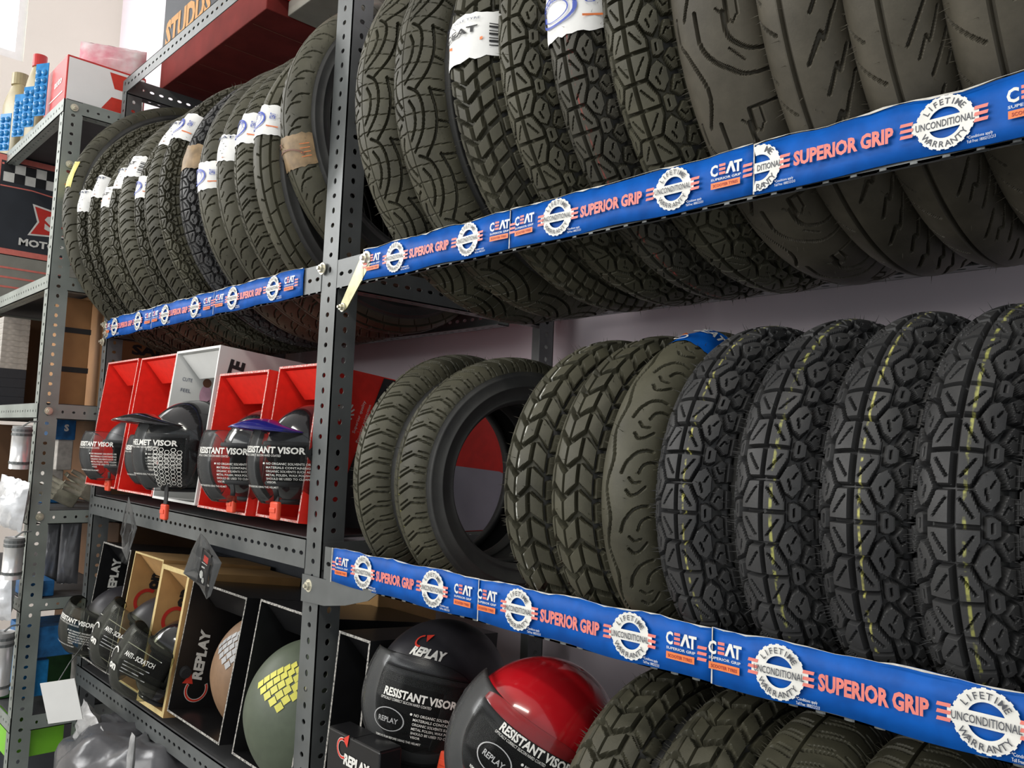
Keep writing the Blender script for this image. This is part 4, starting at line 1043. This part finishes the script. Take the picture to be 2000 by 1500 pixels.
def replay_front(P):
    P.text('REPLAY', .000, .058, .014, 'white_print', .05, width=.056, shear=.15); P.ring(-.022, .074, .008, .011, 'red_print2', D2R(90), D2R(290), 14); P.poly([(-.020, .086), (-.006, .090), (-.012, .074)], 'red_print2')
helmet('dark open-face helmet with a long clear printed visor under the lower banner', (-.998, .092, 1.140), .092, .112, .105, 'matt_black', yaw=6, roll=2, pitch=-14, full=False, visor='visor', art=lambda P: visor_text(P, .85), vaz=62, vel=(-56, 24), vk=1.12, centre=28, extra=replay_front, buckle=(.075, -.045, -.05, .02))
def replay_low(P): P.text('REPLAY', .040, .066, .014, 'white_print', .05, width=.07, shear=.15)
helmet('bright red helmet with a clear printed visor, tilted against the dark tires', (-.785, .045, 1.150), .095, .115, .105, 'gloss_red', yaw=4, roll=24, pitch=-18, full=True, visor='visor', art=lambda P: (visor_text(P, .80), setattr(P, 'v', [(a-.012, b+.030) for a, b in P.v])), vaz=66, vel=(-58, 24), vk=1.10, centre=34,
       extra=lambda P: P.text('REPLAY', .012, -.060, .016, 'white_print', .05, width=.065, shear=.15))

# clear bags with swing tags hanging from the mid shelf
def bag(label, pts, y, tag=True, m='bag'):
    """crumpled film bag: outline in x, z"""
    cx = sum(p[0] for p in pts)/len(pts); cz = sum(p[1] for p in pts)/len(pts)
    root = empty('clear_bag', (cx, y, min(p[1] for p in pts)), label=label, cat='plastic bag')
    z0 = min(p[1] for p in pts); vs = []; fs = []
    n = len(pts)
    for s in (-1, 1):
        for r in (1.0, .6, .25):
            for i, p in enumerate(pts):
                vs.append(((p[0]-cx)*r, s*.010*(1.05-r)+.003*math.sin(i*2.3+r*9), (cz-z0)+(p[1]-cz)*r))
        vs.append((0, s*.011, cz-z0))
    L = 3*n+1
    for s in (0, 1):
        o = s*L
        for r in range(2):
            for i in range(n):
                q = (o+r*n+i, o+r*n+(i+1) % n, o+(r+1)*n+(i+1) % n, o+(r+1)*n+i); fs.append(q if s else q[::-1])
        for i in range(n): q = (o+2*n+i, o+2*n+(i+1) % n, o+3*n); fs.append(q if s else q[::-1])
    from_pydata('bag_film', vs, fs, M[m], root)
    if tag:
        w2 = .020; bm = bmesh.new(); bm_box(bm, (-w2, -.002, (cz-z0)-.036), (w2, .000, (cz-z0)+.034)); t = from_bm('swing_tag', bm, M['black_card'], root, rot=(0, D2R(14), 0)); t['label'] = 'black, red and white swing tag'
        P = Print(); P.rect(-.006, .014, .014, .026, 'red_print2'); P.line([(-.010, .010), (.014, .012)], .0015, 'white_print'); P.disc(-.004, -.012, .008, 'white_print', n=7); P.disc(.006, -.020, .006, 'white_print', n=5); P.line([(-.008, .002), (.006, .004)], .003, 'white_print')
        P.out(lambda u, v: (u, -.0032, v+(cz-z0)), t)
    return root
bag('clear bag with a black and red swing tag hanging below the middle shelf', [(-1.568, 1.323), (-1.53, 1.315), (-1.470, 1.278), (-1.500, 1.215), (-1.513, 1.207), (-1.56, 1.225), (-1.626, 1.239), (-1.600, 1.285)], -.030)
bag('narrow crumpled clear bag hanging left of the black peaked helmet', [(-1.968, 1.365), (-1.925, 1.335), (-1.905, 1.300), (-1.944, 1.225), (-1.975, 1.245), (-1.997, 1.275)], -.030, tag=False)

# ------------------------------------------------------------------ cartons on top of the main rack
r_, hx, hy, h = closed_carton('maroon carton with orange lettering on a dark band, on the rack top', (-2.335, .095, 2.466), (-1.700, .440, 2.80), 'red_card_dark', name='large_carton')
P = Print(); P.rect(-hx+.002, .085, hx-.002, h-.002, 'navy_card', n=3); P.out(lambda u, v: (u, -hy-.001, v), r_, {'navy_card': 'printed_band'})
P = Print(); P.text('STUDDS', -.145, .150, .075, 'orange_dull', .05, width=.30); P.text('THUNDER', .160, .160, .060, 'orange_dull', .04, width=.26); P.line([(-.30, .10), (.28, .10)], .004, 'orange_dull')
M['orange_dull'] = mat('dull_orange_print', (0.55, 0.26, 0.06), 0.6, noise=0.15, nscale=80)
P.out(lambda u, v: (u, -hy-.002, v), r_)
P = Print()
for k in range(4): P.line([(-hx+.10+.15*k, -hy+.01), (-hx+.10+.15*k, hy-.01)], .0022, 'seam')
P.line([(-hx+.01, 0), (hx-.01, 0)], .003, 'seam')
M['seam'] = mat('carton_seam', (0.30, 0.12, 0.07), 0.7, noise=0.3, nscale=60)
P.out(lambda u, v: (u, v, -.0008), r_, {'seam': 'seam'})
M['dim_grey'] = mat('grey_board', (0.30, 0.29, 0.25), 0.7, noise=0.15, nscale=20)
closed_carton('flat grey carton by the front post on the rack top', (-1.695, .145, 2.466), (-1.520, .43, 2.500), 'dim_grey', name='large_carton')
closed_carton('plain red carton lying on the flat grey carton on the rack top', (-1.695, .112, 2.502), (-1.500, .43, 2.72), 'red_card', name='large_carton')

# ------------------------------------------------------------------ second rack beyond
rack2 = empty('shelving_rack', (-2.85, .2, 0), label='green-grey slotted-steel rack beyond the far end of the tire rack', cat='shelving rack')
def rk2(o): o.parent = rack2; o.matrix_parent_inverse = Matrix.Translation((2.85, -.2, 0)); return o
for (x, y, s) in ((-2.345, -.136, 1), (-2.345, .53, -1), (-3.30, -.136, 1), (-3.30, .53, -1)):
    rk2(angle_bar('upright_post', None, M['steel_green'], 2.37, (x, y, 0), (0, 0, 1), (0, s, 0), (1, 0, 0), .046, (-1, 0, 0), (0, -s, 0), .034))
for z, wd in ((2.372, .036), (1.905, .036), (1.575, .038), (1.305, .034), (1.085, .03), (.80, .036)):
    for x in (-2.344, -3.30): rk2(angle_bar('side_beam', None, M['steel_green'], .60, (x, -.092, z-wd), (0, 1, 0), (0, 0, 1), (1, 0, 0), wd, (-1, 0, 0), (0, 0, -1), .03, hole=.004))
    rk2(angle_bar('shelf_rail', None, M['steel_green'], .95, (-3.298, -.137, z-wd), (1, 0, 0), (0, 0, 1), (0, -1, 0), wd, (0, 1, 0), (0, 0, -1), .03, hole=.004))
    bm = bmesh.new(); bm_box(bm, (-3.29, -.13, z-.002), (-2.35, .52, z+.002)); rk2(from_bm('shelf_deck', bm, M['deck']))
for z in (2.352, 1.557, 1.290, 2.20): rk2(bolt(None, (-2.342, -.112, z), (1, 0, 0), .008))

# top shelf of the second rack
M['red_card_b'] = mat('red_carton_print', (0.60, 0.03, 0.025), 0.45, noise=0.1, nscale=40)
r_, hx, hy, h = closed_carton('red and white carton on the far rack top under a pink packet', (-2.585, -.128, 2.3755), (-2.385, .075, 2.505), 'red_card_b', name='oil_carton')
P = Print(); P.rect(-hy+.004, .004, hy-.004, h-.004, 'bright_white'); P.poly([(-.01, .012), (.094, .012), (.094, .050), (.014, .050)], 'red_print2'); P.poly([(.02, .075), (.094, .075), (.094, .118), (.005, .118)], 'red_print2'); P.out(lambda u, v: (hx+.001, u, v), r_)
P = Print(); P.text('auto', .03, .075, .022, 'white_print', .02, width=.07); P.line([(-.05, .035), (.08, .035)], .004, 'white_print'); P.out(lambda u, v: (u, -hy-.001, v), r_)
def pillow(name, label, cat, c, sx, sy, sz, m, rot=(0, 0, 0), n=12, bumpy=.0, group=None, seed=1):
    rnd = random.Random(seed); root = empty(name, c, tuple(D2R(r) for r in rot), label, cat, group); vs = []; fs = []
    for s in (0, 1):
        for i in range(n+1):
            for j in range(n+1):
                u, v = 2*i/n-1, 2*j/n-1; e = max(0, (1-u*u)*(1-v*v))**.45
                vs.append((u*sx/2, (1 if s else -1)*sy/2*e+rnd.uniform(-bumpy, bumpy)*e, (v+1)*sz/2+rnd.uniform(-bumpy, bumpy)*.4))
        o = s*(n+1)**2
        for i in range(n):
            for j in range(n):
                q = (o+i*(n+1)+j, o+(i+1)*(n+1)+j, o+(i+1)*(n+1)+j+1, o+i*(n+1)+j+1); fs.append(q if not s else q[::-1])
    from_pydata('wrapper', vs, fs, M[m], root, smooth=True)
    return root
M['pink_film'] = mat('pink_printed_film', (0.72, 0.24, 0.30), 0.25, noise=0.9, nscale=14, col2=(0.85, 0.78, 0.78))
pillow('plastic_packet', 'pink and white plastic packet lying on the red and white carton', 'packet', (-2.44, .0, 2.508), .17, .05, .085, 'pink_film', (0, 0, 65), bumpy=.004)
M['blister_blue'] = mat('blue_blister_plastic', (0.02, 0.25, 0.60), 0.2, noise=0.3, nscale=60)
M['oil_beige'] = mat('beige_oil_bottle_plastic', (0.36, 0.30, 0.16), 0.4, noise=0.2, nscale=25)
M['cap_red'] = mat('red_bottle_cap', (0.55, 0.03, 0.03), 0.35, noise=0.1, nscale=50)
def blister(x, y, z, h, lab):
    root = empty('blister_strip', (x, y, z), (0, 0, D2R(30)), lab, 'blister pack', 'blue blister strips on the far rack top')
    bm = bmesh.new(); bm_box(bm, (-.022, 0, 0), (.022, .002, h)); from_bm('backing_card', bm, M['blister_blue'], root)
    bm = bmesh.new(); n = int(h/.022)
    for i in range(n):
        for j in (-.010, .010):
            r = bmesh.ops.create_uvsphere(bm, u_segments=10, v_segments=6, radius=.0095)
            for v in r['verts']: v.co = Vector((v.co.x+j, v.co.y*.8, v.co.z+.012+i*.022))
    from_bm('blister_cells', bm, M['blister_blue'], root, smooth=True)
blister(-2.545, -.150, 2.374, .150, 'tall blue blister strip next to the red and white carton')
blister(-2.665, -.150, 2.374, .120, 'blue blister strip second from the red and white carton')
blister(-2.775, -.150, 2.374, .130, 'blue blister strip in front of the red-capped oil bottle')
blister(-2.955, -.150, 2.374, .120, 'blue blister strip left of the red-capped bottle, near the photo edge')
blister(-3.080, -.150, 2.374, .115, 'leftmost blue blister strip at the edge of the photo')
def oil_bottle(x, y, z, h, w_, cap, lab):
    root = empty('oil_bottle', (x, y, z), (0, 0, D2R(20)), lab, 'bottle', 'oil bottles on the far rack top')
    bm = bmesh.new(); prof = [(w_/2, .004), (w_/2, h*.66), (w_*.44, h*.74), (w_*.26, h*.86), (w_*.20, h*.9)]
    rings = []
    for r, zz in [(w_/2*.9, 0)]+prof:
        ring = []
        for k in range(20):
            a = 2*math.pi*k/20; ca, sa = math.cos(a), math.sin(a); q = (abs(ca)**4+abs(sa)**4)**-.25
            ring.append(bm.verts.new((r*ca*q, r*.55*sa*q if zz < h*.8 else r*sa*.8, zz)))
        rings.append(ring)
    for p0, p1 in zip(rings[:-1], rings[1:]):
        for k in range(20): bm.faces.new((p0[k], p0[(k+1) % 20], p1[(k+1) % 20], p1[k]))
    bm.faces.new(rings[0][::-1]); bm.faces.new(rings[-1]); from_bm('bottle_body', bm, M['oil_beige'], root, smooth=True)
    bm = bmesh.new(); bm_tube(bm, [(0, 0, h*.88), (0, 0, h)], w_*.24, 18); from_bm('cap', bm, M[cap], root)
oil_bottle(-2.905, -.080, 2.374, .315, .085, 'cap_red', 'beige oil bottle with a red cap standing among the blister strips')
oil_bottle(-3.150, -.080, 2.374, .330, .110, 'oil_beige', 'large beige oil bottle cut by the left edge of the photo')

# middle of the second rack
r_, hx, hy, h = closed_carton('dark carton with a checkered flag band and a red emblem on the far rack', (-3.28, -.160, 2.052), (-2.955, .20, 2.366), 'navy_card', name='parts_carton')
P = Print(); L0, L1 = -hy+.012, hy-.012
P.rect(-hy+.001, .0, hy-.001, .018, 'coral_print'); P.rect(-hy+.001, h-.020, hy-.001, h-.002, 'coral_print'); P.rect(-hy+.001, .018, -hy+.010, h-.02, 'coral_print')
for i in range(9):
    for j in range(2):
        P.rect(-hy+.018+.030*i, h-.085+.030*j, -hy+.048+.030*i, h-.055+.030*j, 'white_print' if (i+j) % 2 == 0 else 'black_print')
P.line([(-hy+.012, h-.030), (-hy+.10, h-.026), (-hy+.25, h-.050)], .006, 'coral_print'); P.line([(-hy+.012, h-.100), (-hy+.10, h-.098), (-hy+.25, h-.115)], .004, 'coral_print')
P.poly([(-.075, .175), (.045, .155), (.045, .085), (-.082, .072), (-.058, .120)], 'white_print')
P.poly([(-.068, .168), (.040, .150), (.040, .090), (-.074, .078), (-.052, .120)], 'red_print')
P.out(lambda u, v: (hx+.001, u, v), r_)
P = Print(); P.text('S', -.015, .122, .045, 'white_print', .06, width=.045); P.text('MOTORS', -.030, .048, .022, 'white_print', .04, width=.15); P.out(lambda u, v: (hx+.003, u, v), r_)
r_, hx, hy, h = closed_carton('grey carton with pink stripes beneath the checkered carton', (-3.28, -.160, 1.9075), (-2.955, .20, 2.048), 'dim_grey', name='parts_carton')
P = Print()
for k in range(3): P.rect(-hy+.004, .04+.03*k, .03, .046+.03*k, 'coral_print')
P.out(lambda u, v: (hx+.001, u, v), r_)
def straps(root, hx, hy, h, zs):
    bm = bmesh.new()
    for z in zs: bm_box(bm, (-hx-.0012, -hy-.0012, z-.007), (hx+.0012, hy+.0012, z+.007))
    return from_bm('packing_strap', bm, M['strap'], root)
r_, hx, hy, h = closed_carton('orange-brown carton with two dark packing straps behind the far post', (-2.475, -.085, 1.578), (-2.415, -.008, 1.862), 'brown_card')
straps(r_, hx, hy, h, (h*.33, h*.70))
r_, hx, hy, h = closed_carton('brown carton with large dark lettering behind the red helmet cartons', (-2.80, .022, 1.578), (-2.352, .46, 1.895), 'brown_card')
P = Print(); P.text('SAFARI', -.075, .160, .026, 'black_print', .05, width=.17); P.out(lambda u, v: (hx+.001, u, v), r_)
M['small_white'] = mat('aged_white_card', (0.50, 0.47, 0.43), 0.6, noise=0.3, nscale=60)
for i in range(9):
    closed_carton('one of nine small white cartons stacked left of the far post', (-2.98, -.125, 1.690+.0172*i), (-2.86, -.052, 1.7065+.0172*i), 'small_white', name='small_carton', group='small white cartons stacked on the far rack', bev=.001)
for i in range(4):
    closed_carton('one of four dark small cartons under the white stack', (-2.98, -.125, 1.578+.0278*i), (-2.86, -.052, 1.605+.0278*i), 'navy_card', name='small_carton', group='dark small cartons under the white stack', bev=.001)
closed_carton('dull red-brown carton behind the stack of small white cartons', (-3.28, -.120, 1.578), (-3.0, .20, 1.86), 'dim_brown', name='carton')
# level below: brown cartons, blue pack, white box, gloves
closed_carton('brown carton seen behind the hanging chrome tubes', (-3.25, -.13, 1.308), (-2.92, .30, 1.52), 'dim_brown', name='carton')
closed_carton('brown carton at the back of the far rack beside the blue pack', (-2.90, .08, 1.308), (-2.56, .50, 1.54), 'dim_brown', name='carton')
M['pack_blue'] = mat('blue_pack_print', (0.02, 0.16, 0.42), 0.4, noise=0.5, nscale=40)
r_, hx, hy, h = closed_carton('blue spare-part pack with a white mark on the far rack', (-2.64, -.045, 1.484), (-2.545, .012, 1.540), 'pack_blue', name='part_pack')
P = Print(); P.text('S', .004, .034, .018, 'white_print', .05); P.out(lambda u, v: (hx+.001, u, v), r_)
closed_carton('pale grey part box under the blue pack on the far rack', (-2.64, -.030, 1.400), (-2.55, .010, 1.482), 'small_white', name='part_box')
closed_carton('second pale part box lower and left on the far rack', (-2.66, -.050, 1.335), (-2.562, -.006, 1.398), 'small_white', name='part_box')
closed_carton('dark blue part box at the bottom of the far rack level', (-2.66, -.055, 1.308), (-2.565, .03, 1.334), 'pack_blue', name='part_box')
# folded work gloves
def glove(c, rz, lab):
    root = empty('work_glove', c, (0, D2R(62), D2R(rz)), lab, 'glove', 'pale work gloves on the far rack')
    bm = bmesh.new(); bm_box(bm, (-.026, -.006, .0), (.026, .006, .06), bevel=.004)
    o = from_bm('palm', bm, M['glove'], root, smooth=True)
    for i in range(4):
        bm = bmesh.new(); x = -.020+.0133*i; bm_tube(bm, [(x, 0, .055), (x+.002*(i-1.5), -.003, .085), (x+.003*(i-1.5), -.012, .108-.004*abs(i-1.5))], [.0068, .0064, .005], 8); from_bm('finger', bm, M['glove'], root, smooth=True)
    bm = bmesh.new(); bm_tube(bm, [(-.024, 0, .018), (-.042, -.004, .040), (-.048, -.010, .062)], [.008, .007, .005], 8); from_bm('thumb', bm, M['glove'], root, smooth=True)
M['glove'] = mat('pale_glove_cloth', (0.38, 0.36, 0.28), 0.8, noise=0.3, nscale=50)
glove((-2.405, .045, 1.335), -70, 'pale work glove at the far rack end, left of the orange buckle')
glove((-2.42, -.005, 1.325), -95, 'second pale work glove, overlapping the first on the far rack')
# lower: clear bags, blue packs, price card, green box
for i, (x, z0, z1) in enumerate(((-2.40, 1.11, 1.285), (-2.46, 1.11, 1.27))):
    pillow('clear_bag', ('tall' if i == 0 else 'shorter')+' grey clear bag of parts at the far rack end', 'plastic bag', (x, -.02-.03*i, z0), .05, .03, z1-z0, 'grey_bag', (0, 0, 60), bumpy=.004, seed=i)
closed_carton('blue pack on the lower part of the far rack, left of the clear bags', (-2.46, -.125, 1.088), (-2.36, -.06, 1.125), 'pack_blue', name='part_pack')
closed_carton('wide blue pack below the lower side beam of the far rack', (-2.50, -.120, .935), (-2.36, .015, 1.010), 'pack_blue', name='part_pack')
closed_carton('bright blue pack behind the white price card', (-2.48, -.118, .838), (-2.37, -.055, .925), 'blister_blue', name='part_pack')
closed_carton('blue and white packet right of the white price card', (-2.48, .03, .838), (-2.37, .10, .925), 'small_white', name='part_pack')
pc = empty('price_card', (-1.930, -.140, .925), (D2R(8), D2R(-12), D2R(38)), 'blank white card held out in front of the far rack', 'card')
bm = bmesh.new(); bm_box(bm, (-.040, -.0008, -.025), (.040, .0008, .062)); from_bm('card_sheet', bm, M['white_card'], pc)
bm = bmesh.new(); bm_tube(bm, [(0, .002, .06), (-.01, .06, .08), (-.03, .16, .10)], .0012, 6); from_bm('wire', bm, M['steel'], pc)
M['green'] = mat('lime_green_plastic', (0.22, 0.62, 0.03), 0.4, noise=0.15, nscale=8)
M['green_dark'] = mat('dark_green_card', (0.03, 0.12, 0.03), 0.5, noise=0.4, nscale=30)
closed_carton('bright lime green box at the bottom left of the photo', (-2.50, -.128, .690), (-2.375, -.005, .795), 'green', name='lime_box')
closed_carton('dark green box behind the lime green box', (-2.85, -.128, .804), (-2.52, .20, .90), 'green_dark', name='part_box')
# chrome tubes in clear packets, hanging in front of the far rack
M['chrome'] = mat('bright_chrome', (0.90, 0.90, 0.90), 0.25, 0.55, noise=0.1, nscale=30)
def tube_pack(x, z, L, lab, wd=.022):
    root = empty('hanging_tube', (x, -.170, z-L), (0, D2R(3), 0), lab, 'packaged tube', 'chrome tubes hanging beside the far post')
    bm = bmesh.new(); bm_tube(bm, [(0, 0, 0), (0, 0, L)], wd, 16); from_bm('tube', bm, M['chrome'], root, smooth=True)
    bm = bmesh.new()
    for q in (.12, .78, .88): bm_tube(bm, [(0, 0, L*q), (0, 0, L*q+.006)], wd*1.06, 16)
    from_bm('ring', bm, M['steel'], root)
    bm = bmesh.new(); bm_tube(bm, [(0, 0, L), (0, .015, L+.012), (0, .034, L+.014)], .0022, 6); from_bm('hook', bm, M['steel'], root)
tube_pack(-2.335, 1.515, .105, 'topmost white chrome tube hanging left of the far post')
tube_pack(-2.315, 1.245, .100, 'second white chrome tube hanging left of the far post, below the foil pouch')
tube_pack(-2.345, 1.015, .150, 'lowest and dullest chrome tube hanging left of the far post', .024)
M['foil'] = mat('bright_foil_film', (0.85, 0.86, 0.88), 0.2, 0.3, noise=0.35, nscale=25, bump=.6, bscale=30)
pillow('foil_pouch', 'shiny crumpled foil pouch between the chrome tubes, upper of two', 'pouch', (-2.375, -.175, 1.262), .115, .04, .125, 'foil', (0, 8, 20), bumpy=.006, group='foil pouches beside the far post')
pillow('foil_pouch', 'shiny crumpled foil pouch, the lower of the two beside the far post', 'pouch', (-2.385, -.175, 1.035), .105, .04, .110, 'foil', (0, -6, 20), bumpy=.006, seed=5, group='foil pouches beside the far post')
# grey wrapped bundles on the floor level in front of the far end
def bundle(label, c, r, seed, rot=0):
    root = empty('wrapped_seat', (c[0], c[1], c[2]), (0, 0, D2R(rot)), label, 'wrapped seat', 'grey plastic-wrapped seats under the lowest left shelf')
    rnd = random.Random(seed); vs = []; fs = []; n, m_ = 40, 20
    for i in range(n):
        for j in range(m_+1):
            a = 2*math.pi*i/n; e = -math.pi/2+math.pi*j/m_
            q = 1+.035*math.sin(5*a+3*e+seed)+.025*math.sin(11*a-4*e)+.02*math.sin(9*e+seed*2)
            ca = math.copysign(abs(math.cos(e))**.6, math.cos(e)); se = math.copysign(abs(math.sin(e))**.8, math.sin(e))
            vs.append((r[0]*ca*math.cos(a)*q, r[1]*ca*math.sin(a)*q, r[2]*(1+se)*q))
    for i in range(n):
        for j in range(m_): fs.append((i*(m_+1)+j, ((i+1) % n)*(m_+1)+j, ((i+1) % n)*(m_+1)+j+1, i*(m_+1)+j+1))
    from_pydata('wrapper', vs, fs, M['grey_bag'], root, smooth=True)
bundle('large grey plastic-wrapped seat below the glossy black helmet', (-1.88, .03, .60), (.26, .17, .135), 2, 12)
bundle('second grey plastic-wrapped seat, lower and further right', (-1.45, .06, .58), (.22, .16, .125), 5, -8)
M['foil_dim'] = mat('milky_film', (0.42, 0.42, 0.42), 0.25, noise=0.4, nscale=30, bump=.6, bscale=30)
pillow('plastic_bag', 'pale translucent bag end sticking up at the left of the wrapped seats', 'plastic bag', (-2.02, -.06, .770), .15, .04, .12, 'foil_dim', (0, 14, 0), bumpy=.008, seed=7)
pillow('plastic_strip', 'narrow milky plastic strip hanging over the large wrapped seat', 'plastic strip', (-1.72, -.072, .825), .020, .012, .095, 'foil_dim', (0, 4, 0), bumpy=.002, seed=8)

closed_carton('added dark carton standing in for the shade at the back of the lowest left shelf', (-2.28, .30, .919), (-1.66, .44, 1.25), 'navy_card', name='carton')  # added filler: its dark colour stands in for shade behind the helmet cartons
closed_carton('added dim brown carton standing in for shade low on the far rack, behind the clear bags', (-3.0, .10, 1.088), (-2.40, .50, 1.26), 'dim_brown', name='carton')  # added to cover the pale wall, so the gap reads as shaded
closed_carton('added dim brown carton standing in for shade at the bottom of the far rack', (-3.0, .12, .803), (-2.40, .50, 1.02), 'dim_brown', name='carton')  # made-up dark mass in place of shade in the lower rack
closed_carton('added dark carton standing in for shade on the floor below the far rack', (-3.0, -.10, .003), (-2.40, .45, .60), 'navy_card', name='carton')  # added dark block, keeps the space under the rack dark

r_, hx, hy, h = closed_carton('red and grey carton on the middle shelf, seen through the hole of the turned tire', (-1.375, .262, 1.3495), (-1.182, .445, 1.575), 'red_card', name='helmet_carton')
P = Print(); P.poly([(-hy+.001, .002), (hy-.001, .002), (hy-.001, .090), (.03, .112), (-hy+.001, .122)], 'grey_panel')
M['grey_panel'] = mat('lilac_grey_print', (0.42, 0.40, 0.46), 0.6, noise=0.05)
P.out(lambda u, v: (hx+.001, u, v), r_, {'grey_panel': 'printed_panel'})
